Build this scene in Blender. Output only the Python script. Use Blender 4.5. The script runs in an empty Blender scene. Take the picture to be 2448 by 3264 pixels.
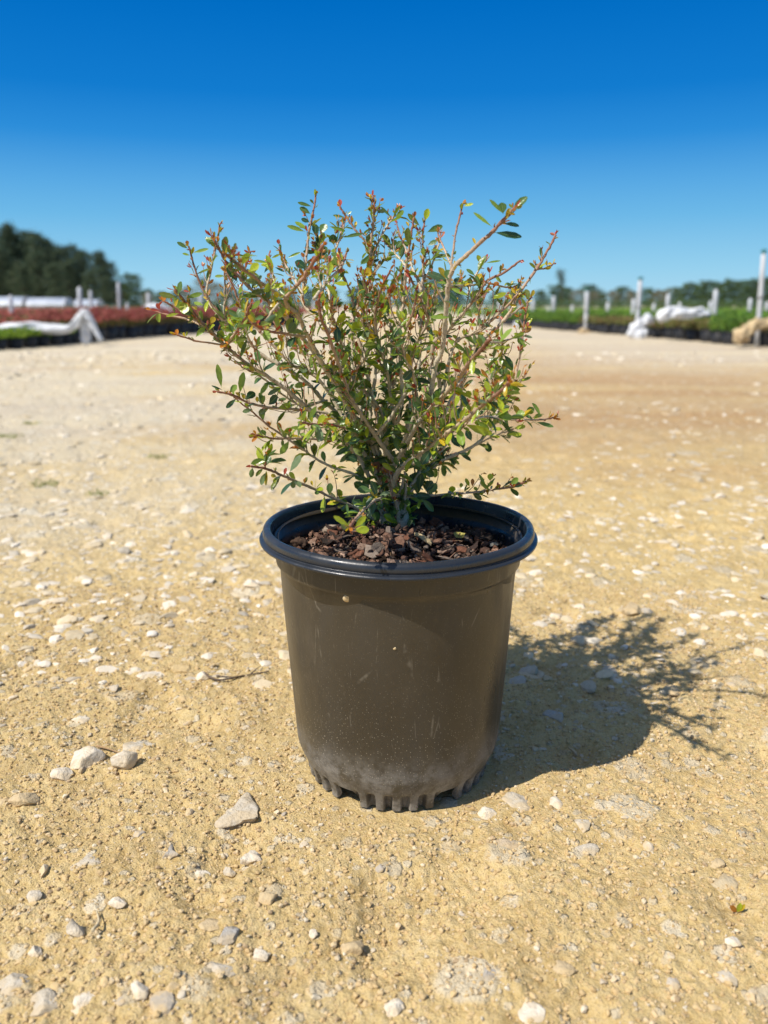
import bpy, math, random
import numpy as np
from mathutils import Vector, Matrix

# ------------------------------------------------------------------ camera, sky, sun, exposure
sc = bpy.context.scene
FPX, CH, PITCH = 2550.0, 0.281, math.radians(14.45)
cam_d = bpy.data.cameras.new('camera')
cam = bpy.data.objects.new('camera', cam_d)
sc.collection.objects.link(cam)
cam.location = (0, 0, CH)
cam.rotation_euler = (math.radians(90) - PITCH, 0, 0)
cam_d.sensor_fit = 'VERTICAL'
cam_d.sensor_height = 36.0
cam_d.lens = FPX / 3264 * 36.0
cam_d.clip_start = 0.01
cam_d.clip_end = 3000
cam_d.dof.use_dof = True
cam_d.dof.focus_distance = 0.455
cam_d.dof.aperture_fstop = cam_d.lens / 3.3
sc.camera = cam

SUN_EL = math.radians(51.8)
SUN_AZ = math.radians(237.5)            # clockwise from +Y
SUN_DIR = Vector((math.sin(SUN_AZ) * math.cos(SUN_EL), math.cos(SUN_AZ) * math.cos(SUN_EL), math.sin(SUN_EL)))
w = bpy.data.worlds.new('World')
sc.world = w
w.use_nodes = True
wn = w.node_tree
for n in list(wn.nodes):
    wn.nodes.remove(n)
sky = wn.nodes.new('ShaderNodeTexSky')
sky.sky_type = 'NISHITA'
sky.sun_disc = False
sky.sun_elevation = SUN_EL
sky.sun_rotation = SUN_AZ
sky.altitude = 100
sky.air_density = 1.0
sky.dust_density = 0.3
sky.ozone_density = 1.0
tc = wn.nodes.new('ShaderNodeTexCoord')
sx = wn.nodes.new('ShaderNodeSeparateXYZ')
wn.links.new(tc.outputs['Generated'], sx.inputs[0])
deep = wn.nodes.new('ShaderNodeValToRGB')          # deep clear blue of the lower sky, by elevation
el = deep.color_ramp.elements
SKYC = [(0.0, (.44, .71, .86)), (0.042, (.305, .631, .855)), (0.098, (.156, .485, .807)), (0.132, (.102, .402, .776)), (0.181, (.026, .270, .700)), (0.227, (.006, .200, .625)), (0.312, (.0, .150, .545)), (0.6, (.03, .15, .42))]
while len(el) < len(SKYC): el.new(0.5)
for e_, (p_, c_) in zip(el, SKYC):
    e_.position = p_; e_.color = (*c_, 1)
wn.links.new(sx.outputs[2], deep.inputs[0])
sc8 = wn.nodes.new('ShaderNodeVectorMath'); sc8.operation = 'SCALE'
sc8.inputs['Scale'].default_value = 1.0 / 0.12 / 2 ** 0.18
wn.links.new(deep.outputs[0], sc8.inputs[0])
up = wn.nodes.new('ShaderNodeMapRange'); up.interpolation_type = 'SMOOTHSTEP'
up.inputs[1].default_value = 0.33; up.inputs[2].default_value = 0.62; up.inputs[3].default_value = 1.0; up.inputs[4].default_value = 0.0
wn.links.new(sx.outputs[2], up.inputs[0])
mx = wn.nodes.new('ShaderNodeMix'); mx.data_type = 'RGBA'
bg = wn.nodes.new('ShaderNodeBackground')
bg.inputs[1].default_value = 0.12
wo = wn.nodes.new('ShaderNodeOutputWorld')
hs = wn.nodes.new('ShaderNodeHueSaturation'); hs.inputs['Saturation'].default_value = 0.9
wn.links.new(sky.outputs[0], hs.inputs['Color'])
wn.links.new(up.outputs[0], mx.inputs[0])
wn.links.new(hs.outputs[0], mx.inputs[6])
wn.links.new(sc8.outputs[0], mx.inputs[7])
wn.links.new(mx.outputs[2], bg.inputs[0])
wn.links.new(bg.outputs[0], wo.inputs[0])
sd = bpy.data.lights.new('sun', 'SUN')
sd.energy = 5.0
sd.angle = math.radians(0.53)
sd.color = (1.0, 0.94, 0.85)
so = bpy.data.objects.new('sun', sd)
sc.collection.objects.link(so)
so.rotation_euler = SUN_DIR.to_track_quat('Z', 'Y').to_euler()
sc.view_settings.view_transform = 'Standard'
sc.view_settings.look = 'None'
sc.view_settings.gamma = 1
sc.view_settings.exposure = 0.18
sc.cycles.max_bounces = 8
sc.cycles.transparent_max_bounces = 8

# ------------------------------------------------------------------ helpers
C = sc.collection
rng = np.random.default_rng(7)
random.seed(7)
CT, ST = math.cos(PITCH), math.sin(PITCH)
PI = math.pi


def ray(u, v):
    a, b = (u - 1224) / FPX, (v - 1632) / FPX
    return Vector((a, CT - b * ST, -(ST + b * CT)))


def G(u, v, z=0.0):
    d = ray(u, v)
    return Vector((0, 0, CH)) + d * ((z - CH) / d.z)


def P(u, v, Y):
    d = ray(u, v)
    return Vector((0, 0, CH)) + d * (Y / d.y)


def mesh_np(name, V, F, mat, parent=None, smooth=True, col=None, uv=None):
    """one mesh object from arrays; F is (n,k) or a list of (n,k) arrays"""
    V = np.asarray(V, dtype=np.float32)
    Fs = F if isinstance(F, list) else [F]
    Fs = [np.asarray(f, dtype=np.int32) for f in Fs if len(f)]
    me = bpy.data.meshes.new(name)
    me.vertices.add(len(V))
    me.vertices.foreach_set('co', V.ravel())
    tot = sum(f.size for f in Fs)
    npol = sum(len(f) for f in Fs)
    me.loops.add(tot)
    me.loops.foreach_set('vertex_index', np.concatenate([f.ravel() for f in Fs]))
    me.polygons.add(npol)
    sizes = np.concatenate([np.full(len(f), f.shape[1], dtype=np.int32) for f in Fs])
    starts = np.concatenate([[0], np.cumsum(sizes)[:-1]]).astype(np.int32)
    me.polygons.foreach_set('loop_start', starts)
    me.polygons.foreach_set('loop_total', sizes)
    me.polygons.foreach_set('use_smooth', np.full(npol, smooth, dtype=bool))
    me.update(calc_edges=True)
    me.validate()
    if col is not None:
        col = np.asarray(col, dtype=np.float32)
        if col.shape[1] == 3:
            col = np.concatenate([col, np.ones((len(col), 1), dtype=np.float32)], axis=1)
        a = me.color_attributes.new('Col', 'FLOAT_COLOR', 'POINT')
        a.data.foreach_set('color', col.ravel())
    if uv is not None:
        uv = np.asarray(uv, dtype=np.float32)
        l = me.uv_layers.new(name='UVMap')
        idx = np.zeros(tot, dtype=np.int32)
        me.loops.foreach_get('vertex_index', idx)
        l.data.foreach_set('uv', uv[idx].ravel())
    me.materials.append(mat)
    o = bpy.data.objects.new(name, me)
    C.objects.link(o)
    if parent is not None:
        o.parent = parent
    return o


def tag(o, label=None, cat=None, group=None, kind=None):
    if label: o['label'] = label
    if cat: o['category'] = cat
    if group: o['group'] = group
    if kind: o['kind'] = kind
    return o


def empty(name, loc=(0, 0, 0), label=None, cat=None, group=None):
    o = bpy.data.objects.new(name, None)
    C.objects.link(o)
    o.location = loc
    o.empty_display_size = 0.05
    return tag(o, label, cat, group)


def copy_tree(o, parent=None):
    c = o.copy()
    C.objects.link(c)
    c.parent = parent
    for ch in list(o.children):
        copy_tree(ch, c)
    return c


# ---- numpy noise
def _hash(ix, iy, s):
    h = (ix * 374761393 + iy * 668265263 + s * 974634777) & 0xFFFFFFFF
    h = ((h ^ (h >> 13)) * 1274126177) & 0xFFFFFFFF
    h = (h ^ (h >> 16)) & 0xFFFFFFFF
    return h / 4294967295.0


def vnoise(x, y, s=0):
    xi = np.floor(x).astype(np.int64); yi = np.floor(y).astype(np.int64)
    fx = x - xi; fy = y - yi
    fx = fx * fx * fx * (fx * (fx * 6 - 15) + 10)
    fy = fy * fy * fy * (fy * (fy * 6 - 15) + 10)
    a = _hash(xi, yi, s); b = _hash(xi + 1, yi, s)
    c = _hash(xi, yi + 1, s); d = _hash(xi + 1, yi + 1, s)
    return (a * (1 - fx) + b * fx) * (1 - fy) + (c * (1 - fx) + d * fx) * fy - 0.5


def fbm(x, y, s=0, o=4):
    r = 0; a = 1.0
    for i in range(o):
        r = r + a * vnoise(x * 2 ** i + 17.3 * i, y * 2 ** i - 9.1 * i, s + i)
        a *= 0.5
    return r


# ---- node material helper
class NM:
    def __init__(self, name):
        self.m = bpy.data.materials.new(name)
        self.m.use_nodes = True
        self.t = self.m.node_tree
        for n in list(self.t.nodes):
            self.t.nodes.remove(n)
        self.out = self.n('ShaderNodeOutputMaterial')

    def n(self, typ, **kw):
        nd = self.t.nodes.new(typ)
        for k, v in kw.items():
            setattr(nd, k, v)
        return nd

    def put(self, sock, v):
        if v is None: return
        if isinstance(v, bpy.types.NodeSocket):
            self.t.links.new(v, sock)
        elif isinstance(v, (tuple, list)) and len(v) == 3 and sock.type == 'RGBA':
            sock.default_value = (*v, 1)
        else:
            sock.default_value = v

    def coord(self, which='Object'):
        return self.n('ShaderNodeTexCoord').outputs[which]

    def mapv(self, vec, scale=(1, 1, 1), rot=(0, 0, 0), loc=(0, 0, 0)):
        m = self.n('ShaderNodeMapping')
        self.put(m.inputs['Vector'], vec)
        m.inputs['Scale'].default_value = scale
        m.inputs['Rotation'].default_value = rot
        m.inputs['Location'].default_value = loc
        return m.outputs[0]

    def noise(self, vec, scale, detail=4, rough=0.55, out=0, dist=0):
        n = self.n('ShaderNodeTexNoise')
        self.put(n.inputs['Vector'], vec)
        n.inputs['Scale'].default_value = scale
        n.inputs['Detail'].default_value = detail
        n.inputs['Roughness'].default_value = rough
        n.inputs['Distortion'].default_value = dist
        return n.outputs[out]

    def voro(self, vec, scale, out='Distance', feature='F1', rand=1.0):
        n = self.n('ShaderNodeTexVoronoi', feature=feature)
        self.put(n.inputs['Vector'], vec)
        n.inputs['Scale'].default_value = scale
        n.inputs['Randomness'].default_value = rand
        return n.outputs[out]

    def ramp(self, fac, stops, interp='LINEAR'):
        r = self.n('ShaderNodeValToRGB')
        r.color_ramp.interpolation = interp
        e = r.color_ramp.elements
        while len(e) < len(stops): e.new(0.5)
        for el, (p, c) in zip(e, stops):
            el.position = p
            el.color = (*c, 1) if len(c) == 3 else c
        self.put(r.inputs[0], fac)
        return r.outputs[0]

    def mr(self, v, a, b, c=0.0, d=1.0, smooth=True):
        n = self.n('ShaderNodeMapRange')
        if smooth: n.interpolation_type = 'SMOOTHSTEP'
        self.put(n.inputs[0], v)
        for i, x in enumerate((a, b, c, d)): n.inputs[i + 1].default_value = x
        return n.outputs[0]

    def mix(self, f, a, b, mode='MIX'):
        n = self.n('ShaderNodeMix', data_type='RGBA', blend_type=mode)
        self.put(n.inputs[0], f); self.put(n.inputs[6], a); self.put(n.inputs[7], b)
        return n.outputs[2]

    def math(self, op, a, b=None, c=None):
        n = self.n('ShaderNodeMath', operation=op)
        self.put(n.inputs[0], a); self.put(n.inputs[1], b)
        if c is not None: self.put(n.inputs[2], c)
        return n.outputs[0]

    def bump(self, h, dist, strength=1.0, nrm=None):
        n = self.n('ShaderNodeBump')
        self.put(n.inputs['Height'], h)
        n.inputs['Distance'].default_value = dist
        n.inputs['Strength'].default_value = strength
        if nrm is not None: self.put(n.inputs['Normal'], nrm)
        return n.outputs[0]

    def pbr(self, col, rough=0.8, spec=0.3, nrm=None, **kw):
        p = self.n('ShaderNodeBsdfPrincipled')
        self.put(p.inputs['Base Color'], col)
        self.put(p.inputs['Roughness'], rough)
        self.put(p.inputs['Specular IOR Level'], spec)
        if nrm is not None: self.put(p.inputs['Normal'], nrm)
        for k, v in kw.items(): self.put(p.inputs[k.replace('_', ' ')], v)
        return p.outputs[0]

    def done(self, sh):
        self.t.links.new(sh, self.out.inputs[0])
        return self.m

    def attr(self, name='Col', out='Color'):
        return self.n('ShaderNodeAttribute', attribute_name=name).outputs[out]


# ------------------------------------------------------------------ materials
def mat_ground():
    k = NM('dusty_road')
    v = k.coord('Object')
    n1 = k.noise(v, 3.0, 6, 0.6)
    n2 = k.noise(v, 26, 6, 0.65)
    n3 = k.noise(v, 260, 5, 0.7)
    n4 = k.noise(v, 900, 3, 0.7)
    base = k.ramp(n2, [(0.30, (0.49, 0.34, 0.135)), (0.5, (0.63, 0.455, 0.19)), (0.72, (0.71, 0.54, 0.255))])
    base = k.mix(k.mr(n3, 0.35, 0.72, 0, 0.55), base, (0.74, 0.60, 0.36))
    base = k.mix(k.mr(n3, 0.45, 0.26, 0, 0.6), base, (0.32, 0.20, 0.09))
    base = k.mix(k.mr(n4, 0.45, 0.30, 0, 0.6), base, (0.27, 0.18, 0.09))
    sep = k.n('ShaderNodeSeparateXYZ'); k.put(sep.inputs[0], v)
    X, Y = sep.outputs[0], sep.outputs[1]
    # coarse wheel-track bands further away, running across and away
    band = k.noise(k.mapv(v, (0.30, 1.9, 1), (0, 0, math.radians(-20))), 1.0, 4, 0.5)
    far = k.mr(Y, 0.9, 2.2)
    base = k.mix(k.math('MULTIPLY', far, k.mr(band, 0.45, 0.60, 0, 0.75)), base, (0.43, 0.29, 0.16))
    trk = k.noise(k.mapv(v, (0.55, 2.6, 1), (0, 0, math.radians(-24))), 1.0, 3, 0.5)
    tm = k.math('MULTIPLY', k.mr(trk, 0.42, 0.62, 0, 0.8), k.math('MULTIPLY', k.mr(X, 0.0, 0.5), k.mr(Y, 1.0, 1.8)))
    base = k.mix(tm, base, (0.44, 0.275, 0.13))
    # grey-white gravel patches: left middle distance and bands beyond
    wl = k.mr(k.math('ADD', k.math('MULTIPLY', X, -1.0), k.math('MULTIPLY', n1, 0.9)), 0.30, 1.0)
    wl = k.math('MULTIPLY', wl, k.mr(Y, 0.65, 1.3))
    wl = k.math('MULTIPLY', wl, k.mr(k.noise(v, 1.2, 3), 0.30, 0.55))
    wf = k.math('MULTIPLY', k.mr(Y, 2.6, 5.0, 0, 0.9), k.mr(k.math('ABSOLUTE', X), 0.5, 1.6, 0.35, 1.0))
    wmask = k.math('MAXIMUM', wl, wf)
    # flush embedded stones, three sizes
    dv = k.mix(0.22, v, k.noise(v, 60, 3, 0.6, out=1), 'ADD')
    vv = k.mapv(dv, (1, 1, 1))
    h = None
    for sc_, thr, hh, wt in ((26, 0.42, 0.35, 0.16), (62, 0.40, 0.3, 0.26), (140, 0.40, 0.25, 0.34)):
        vs = k.mapv(v, (1, 1, 0.01), (0, 0, 0.3 * sc_))
        vs = k.mix(1.0, vs, k.mix(1.0, k.noise(v, sc_ * 2.5, 2, 0.6, out=1), (0.35 / sc_,) * 3, 'MULTIPLY'), 'ADD')
        d = k.voro(vs, sc_)
        cc = k.voro(vs, sc_, 'Color')
        sp = k.n('ShaderNodeSeparateColor'); k.put(sp.inputs[0], cc)
        pres = k.mr(k.math('ADD', sp.outputs[0], k.math('MULTIPLY', wmask, 0.45)), 1.0 - wt, 1.02 - wt, smooth=False)
        m = k.math('MULTIPLY', k.mr(d, thr, thr - 0.12), pres)
        m = k.math('MULTIPLY', m, k.mr(n2, 0.32, 0.5, 0.35, 0.95))
        sc_col = k.ramp(sp.outputs[1], [(0.0, (0.50, 0.45, 0.36)), (0.35, (0.66, 0.59, 0.46)), (0.7, (0.78, 0.72, 0.59)), (1.0, (0.54, 0.42, 0.25))])
        base = k.mix(k.math('MULTIPLY', m, 0.62), base, sc_col)
        hm = k.math('MULTIPLY', m, hh)
        h = hm if h is None else k.math('ADD', h, hm)
    base = k.mix(k.math('MULTIPLY', wmask, 0.55), base, (0.64, 0.60, 0.50))
    hh = k.math('ADD', h, k.math('MULTIPLY', n3, 0.55))
    hh = k.math('ADD', hh, k.math('MULTIPLY', n4, 0.30))
    nrm = k.bump(hh, 0.0045, 1.0)
    return k.done(k.pbr(base, 0.95, 0.15, nrm))


def mat_col(name, rough=0.85, spec=0.25, nscale=300, bdist=0.0006, vary=0.3, dust=None):
    """colour carried by the piece itself, with fine grain"""
    k = NM(name)
    v = k.coord('Object')
    c = k.attr()
    n = k.noise(v, nscale, 5, 0.65)
    n2 = k.noise(v, nscale * 0.2, 4, 0.6)
    c = k.mix(k.mr(n, 0.3, 0.7, 0, vary), c, k.mix(1.0, c, (0.55, 0.52, 0.48), 'MULTIPLY'))
    if dust:
        c = k.mix(k.mr(n2, 0.36, 0.60, 0.15, dust), c, (0.58, 0.42, 0.21))
    nrm = k.bump(n, bdist, 0.8)
    return k.done(k.pbr(c, rough, spec, nrm))


def mat_leaf():
    k = NM('leaf')
    c = k.attr()
    uv = k.coord('UV')
    sp = k.n('ShaderNodeSeparateXYZ'); k.put(sp.inputs[0], uv)
    mid = k.math('ABSOLUTE', k.math('SUBTRACT', sp.outputs[0], 0.5))
    c1 = k.mix(k.mr(mid, 0.07, 0.0, 0, 0.45), c, (0.30, 0.36, 0.12))
    n = k.noise(k.coord('Object'), 900, 3, 0.6)
    c1 = k.mix(k.mr(n, 0.35, 0.7, 0, 0.35), c1, k.mix(1.0, c1, (0.55, 0.6, 0.55), 'MULTIPLY'))
    back = k.n('ShaderNodeNewGeometry').outputs['Backfacing']
    pale = k.mix(0.35, c1, (0.20, 0.27, 0.12))
    c2 = k.mix(k.math('MULTIPLY', back, 0.7), c1, pale)
    nrm = k.bump(k.noise(k.coord('Object'), 500, 2, 0.5), 0.0004, 0.5)
    p = k.pbr(c2, 0.30, 0.55, nrm)
    tr = k.n('ShaderNodeBsdfTranslucent')
    k.put(tr.inputs[0], k.mix(1.0, c2, (1.5, 1.5, 0.6), 'MULTIPLY'))
    ms = k.n('ShaderNodeMixShader'); ms.inputs[0].default_value = 0.33
    k.t.links.new(p, ms.inputs[1]); k.t.links.new(tr.outputs[0], ms.inputs[2])
    return k.done(ms.outputs[0])


def mat_twig():
    k = NM('twig_bark')
    c = k.attr()
    n = k.noise(k.coord('Object'), 700, 4, 0.65)
    c = k.mix(k.mr(n, 0.38, 0.68, 0, 0.5), c, k.mix(1.0, c, (0.42, 0.38, 0.36), 'MULTIPLY'))
    nrm = k.bump(n, 0.0005, 0.8)
    return k.done(k.pbr(c, 0.7, 0.3, nrm))


def mat_pot(name='pot_plastic', dusty=1.0, rough=0.42, base=(0.034, 0.026, 0.016)):
    k = NM(name)
    v = k.coord('Object')
    sep = k.n('ShaderNodeSeparateXYZ'); k.put(sep.inputs[0], v)
    Z = sep.outputs[2]
    streak = k.noise(k.mapv(v, (1, 1, 0.25)), 60, 4, 0.6)
    patch = k.noise(v, 18, 4, 0.6)
    c = k.mix(k.mr(patch, 0.3, 0.7, 0.45 * dusty, 1.0 * dusty), base, (0.056, 0.046, 0.032))
    # fine dust specks
    d = k.voro(k.mapv(v, (1, 1, 0.8)), 950, 'Distance')
    cc = k.voro(k.mapv(v, (1, 1, 0.8)), 950, 'Color')
    sp = k.n('ShaderNodeSeparateColor'); k.put(sp.inputs[0], cc)
    speck = k.math('MULTIPLY', k.mr(d, 0.30, 0.12), k.mr(k.math('ADD', sp.outputs[0], k.math('MULTIPLY', k.noise(v, 40, 5, 0.7), 0.9)), 0.92, 1.22))
    low = k.mr(Z, 0.105, 0.0, 0.15, 1.0)
    speck = k.math('MULTIPLY', speck, k.math('MULTIPLY', low, 0.85 * dusty))
    c = k.mix(speck, c, (0.46, 0.40, 0.30))
    # fine scuffs and scratches
    sv = k.mapv(v, (1, 1, 0.16), (0.25, 0.35, 0.0))
    scr = k.mr(k.voro(sv, 75, feature='DISTANCE_TO_EDGE'), 0.016, 0.004)
    scr = k.math('MULTIPLY', scr, k.mr(k.noise(v, 55, 3, 0.6), 0.54, 0.66, 0, 0.40 * dusty))
    c = k.mix(scr, c, (0.26, 0.23, 0.18))
    smear = k.mr(k.noise(k.mapv(v, (1, 1, 0.35), (0.2, 0.1, 0)), 34, 7, 0.72), 0.55, 0.75, 0, 0.30 * dusty)
    c = k.mix(smear, c, (0.13, 0.10, 0.065))
    # dusty film thickening towards the foot, where it scraped the ground
    film = k.math('MULTIPLY', k.mr(Z, 0.046, 0.012), k.mr(k.math('ADD', k.noise(v, 70, 8, 0.8), k.math('MULTIPLY', k.noise(v, 320, 4, 0.7), 0.25)), 0.50, 0.76, 0.12, 0.80))
    c = k.mix(k.math('MULTIPLY', film, dusty), c, (0.31, 0.285, 0.245))
    r = k.mr(k.math('ADD', streak, k.math('MULTIPLY', film, 0.7)), 0.3, 1.0, rough, 0.72)
    nrm = k.bump(k.noise(v, 420, 3, 0.6), 0.0002, 0.5)
    return k.done(k.pbr(c, r, 0.55, nrm))


def mat_simple(name, c1, c2, scale=20, rough=0.7, spec=0.3, bump=0.0, **kw):
    k = NM(name)
    n = k.noise(k.coord('Object'), scale, 4, 0.6)
    col = k.mix(k.mr(n, 0.3, 0.7), c1, c2)
    nrm = k.bump(n, bump, 1.0) if bump else None
    return k.done(k.pbr(col, rough, spec, nrm, **kw))


M_GROUND = mat_ground()
M_STONE = mat_col('limestone', 0.9, 0.2, 300, 0.0022, 0.45, 0.55)
M_PEB = mat_col('pebble', 0.92, 0.15, 500, 0.0006, 0.3, 0.85)
M_PEBL = mat_col('pebble_pale', 0.92, 0.15, 300, 0.0008, 0.3, 0.35)
M_BARK = mat_col('bark_chip', 0.85, 0.25, 420, 0.0012, 0.6)
M_LEAF = mat_leaf()
M_TWIG = mat_twig()
M_POT = mat_pot(rough=0.27)
M_RIM = mat_pot('rim_plastic', 0.12, 0.20, (0.018, 0.023, 0.032))  # same plastic as the body; sky reflection painted in as a bluish base colour
M_SOIL = mat_simple('dark_soil', (0.035, 0.022, 0.015), (0.015, 0.010, 0.008), 200, 0.95, 0.1, 0.002)

# ------------------------------------------------------------------ ground
POT = Vector((0.0085, 0.459, 0.0))


def ground_h(x, y):
    r = np.sqrt(x * x + y * y)
    h = 0.010 * fbm(x * 2.2, y * 2.2, 3, 3)
    h = h + 0.0045 * fbm(x * 11, y * 11, 11, 3)
    near = np.clip((6.0 - r) / 4.0, 0, 1)
    h = h + near * (0.0026 * fbm(x * 42, y * 42, 21, 3))
    nn = np.clip((2.5 - r) / 1.5, 0, 1)
    h = h + nn * 0.0017 * fbm(x * 190, y * 190, 31, 4)
    h = h + nn * 0.0016 * (0.25 - np.abs(fbm(x * 62, y * 62, 91, 3)))
    # shallow pits
    p = vnoise(x * 24, y * 24, 55)
    h = h - near * 0.005 * np.clip((p - 0.28) * 6, 0, 1)
    dp = np.sqrt((x - POT.x) ** 2 + (y - POT.y) ** 2)
    k = np.clip((dp - 0.060) / 0.05, 0, 1)
    h = h * k - (1 - k) * 0.0015
    return h


def build_ground():
    a_front = np.linspace(-0.62, 0.62, 820)
    a_rest = np.linspace(0.62, 2 * PI - 0.62, 150)[1:-1]
    ang = np.concatenate([a_front, a_rest])
    rr = [0.02, 0.08, 0.14, 0.18]
    r = 0.2
    while r < 1.6:
        rr.append(r); r *= 1.0034
    while r < 12:
        rr.append(r); r *= 1.014
    while r < 900:
        rr.append(r); r *= 1.10
    rr = np.array(rr)
    A, R = np.meshgrid(ang, rr)
    x = R * np.sin(A); y = R * np.cos(A)
    z = ground_h(x, y) * np.clip((60 - R) / 40, 0, 1)
    na, nr = len(ang), len(rr)
    V = np.stack([x, y, z], -1).reshape(-1, 3)
    i = np.arange(nr - 1)[:, None] * na
    j = np.arange(na)[None, :]
    j2 = (j + 1) % na
    F = np.stack([i + j, i + j2, i + na + j2, i + na + j], -1).reshape(-1, 4)[:, ::-1]
    o = mesh_np('ground', V, F, M_GROUND)
    cap = np.arange(na)[None, :][:, ::-1]
    tag(o, kind='structure')
    return o


build_ground()


def gz(x, y):
    return float(ground_h(np.array([x]), np.array([y]))[0])


# ---- stones
def ico(sub):
    import bmesh
    bm = bmesh.new()
    bmesh.ops.create_icosphere(bm, subdivisions=sub, radius=1.0)
    V = np.array([v.co[:] for v in bm.verts])
    F = np.array([[v.index for v in f.verts] for f in bm.faces])
    bm.free()
    return V, F


ICO1, ICO2, ICO3 = ico(1), ico(2), ico(4)


def chop(V, g, n=7, lo=0.45, hi=0.85):
    V = V.copy()
    for _ in range(n):
        d = g.normal(size=3); d /= np.linalg.norm(d)
        c = g.uniform(lo, hi)
        s = V @ d - c
        V -= np.clip(s, 0, None)[:, None] * d[None, :]
    return V


def bumpy(V, g, amp=0.05, f=3.0):
    ph = g.uniform(0, 6, 9)
    n = np.zeros(len(V))
    for q in range(1, 4):
        ff = f * q
        n += (np.sin(V[:, 0] * ff + ph[q]) * np.sin(V[:, 1] * ff + ph[q + 2]) * np.sin(V[:, 2] * ff + ph[q + 4])) / q
    return V * (1 + amp * n)[:, None]


def rotz(V, a):
    c, s = math.cos(a), math.sin(a)
    return V @ np.array([[c, s, 0], [-s, c, 0], [0, 0, 1]])


def scatter_stones(name, n, pos_fn, size_fn, cols, base, mat, sink=(0.2, 0.7), flat=(0.35, 0.8), nchop=5, smooth=True, seed=1):
    g = np.random.default_rng(seed)
    VB, FB = base
    Vs, Fs, Cs = [], [], []
    k = 0
    cols = np.array(cols)
    for i in range(n):
        p = pos_fn(g)
        if p is None: continue
        x, y = p
        if math.hypot(x - POT.x, y - POT.y) < 0.062: continue
        s = size_fn(g, x, y)
        V = chop(VB, g, nchop)
        fl = g.uniform(*flat)
        V = V * np.array([g.uniform(0.8, 1.25), g.uniform(0.65, 1.0), fl]) * s
        V = rotz(V, g.uniform(0, 6.3))
        tilt = g.normal(0, 0.12, 2)
        V[:, 2] += V[:, 0] * tilt[0] + V[:, 1] * tilt[1]
        sk = g.uniform(*sink)
        V += np.array([x, y, 0])
        V[:, 2] += s * fl * (0.75 - 1.4 * sk)
        Vs.append(V); Fs.append(FB + k)
        c = cols[g.integers(len(cols))] * g.uniform(0.8, 1.15)
        Cs.append(np.tile(c, (len(VB), 1)))
        k += len(VB)
    V = np.concatenate(Vs)
    # follow the ground, one height per stone
    nb = len(VB)
    ctr = V.reshape(-1, nb, 3)[:, :, :2].mean(1)
    h = ground_h(ctr[:, 0], ctr[:, 1])
    V[:, 2] += np.repeat(h, nb)
    return mesh_np(name, V, np.concatenate(Fs), mat, smooth=smooth, col=np.concatenate(Cs))


STCOL = [(0.60, 0.52, 0.40), (0.66, 0.60, 0.50), (0.50, 0.46, 0.40), (0.56, 0.44, 0.27), (0.62, 0.50, 0.32), (0.40, 0.37, 0.33), (0.70, 0.65, 0.56)]
SANDC = [(0.55, 0.40, 0.21), (0.60, 0.46, 0.26), (0.48, 0.33, 0.16), (0.64, 0.54, 0.38), (0.38, 0.28, 0.18), (0.66, 0.60, 0.48)]


def pos_near(g):
    y = g.uniform(0.16, 1.0)
    x = g.uniform(-0.62, 0.62) * (0.35 + y * 0.9)
    return x, y


def pos_mid(g):
    y = 0.55 + 4.6 * g.uniform() ** 1.5
    x = g.uniform(-0.60, 0.60) * y
    d = float(fbm(np.array([x * 1.1]), np.array([y * 1.1]), 77, 3)[0])
    want = 0.10 + d * 1.5 + (0.50 if x < -0.12 * y else (0.22 if x > 0.2 * y and y > 0.9 else -0.05))
    return (x, y) if g.uniform() < want else None


scatter_stones('gravel', 1300, pos_near, lambda g, x, y: 0.0009 + 0.0034 * g.uniform() ** 5 + (0.003 if x < -0.05 else 0) * g.uniform() ** 3,
               STCOL, ICO2, M_PEB, sink=(0.4, 0.85), seed=3, nchop=9, smooth=False)
tag(bpy.data.objects['gravel'], 'pale pebbles pressed into the sandy road around the pot', 'gravel', kind='stuff')
o = scatter_stones('loose_gravel', 16000, pos_mid, lambda g, x, y: (0.0022 + 0.0085 * g.uniform() ** 3.0) * (0.75 + 0.4 * y),
                   [(0.74, 0.69, 0.59), (0.78, 0.74, 0.66), (0.62, 0.55, 0.42), (0.66, 0.57, 0.41), (0.50, 0.47, 0.41)], ICO2, M_PEBL, sink=(0.5, 0.95), flat=(0.25, 0.5), seed=5, nchop=9, smooth=False)
tag(o, 'whitish gravel strewn over the road behind the pot', 'gravel', kind='stuff')
o = scatter_stones('sand_grains', 62000, lambda g: (g.uniform(-0.33, 0.33), 0.17 + 0.62 * g.uniform() ** 1.2),
                   lambda g, x, y: 0.00045 + 0.0013 * g.uniform() ** 3.5, SANDC, ICO1, M_PEB, sink=(0.1, 0.6), nchop=2, flat=(0.5, 1.0), smooth=False, seed=9)
tag(o, 'coarse sand grains and crumbs on the road in front', 'sand', kind='stuff')

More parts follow.
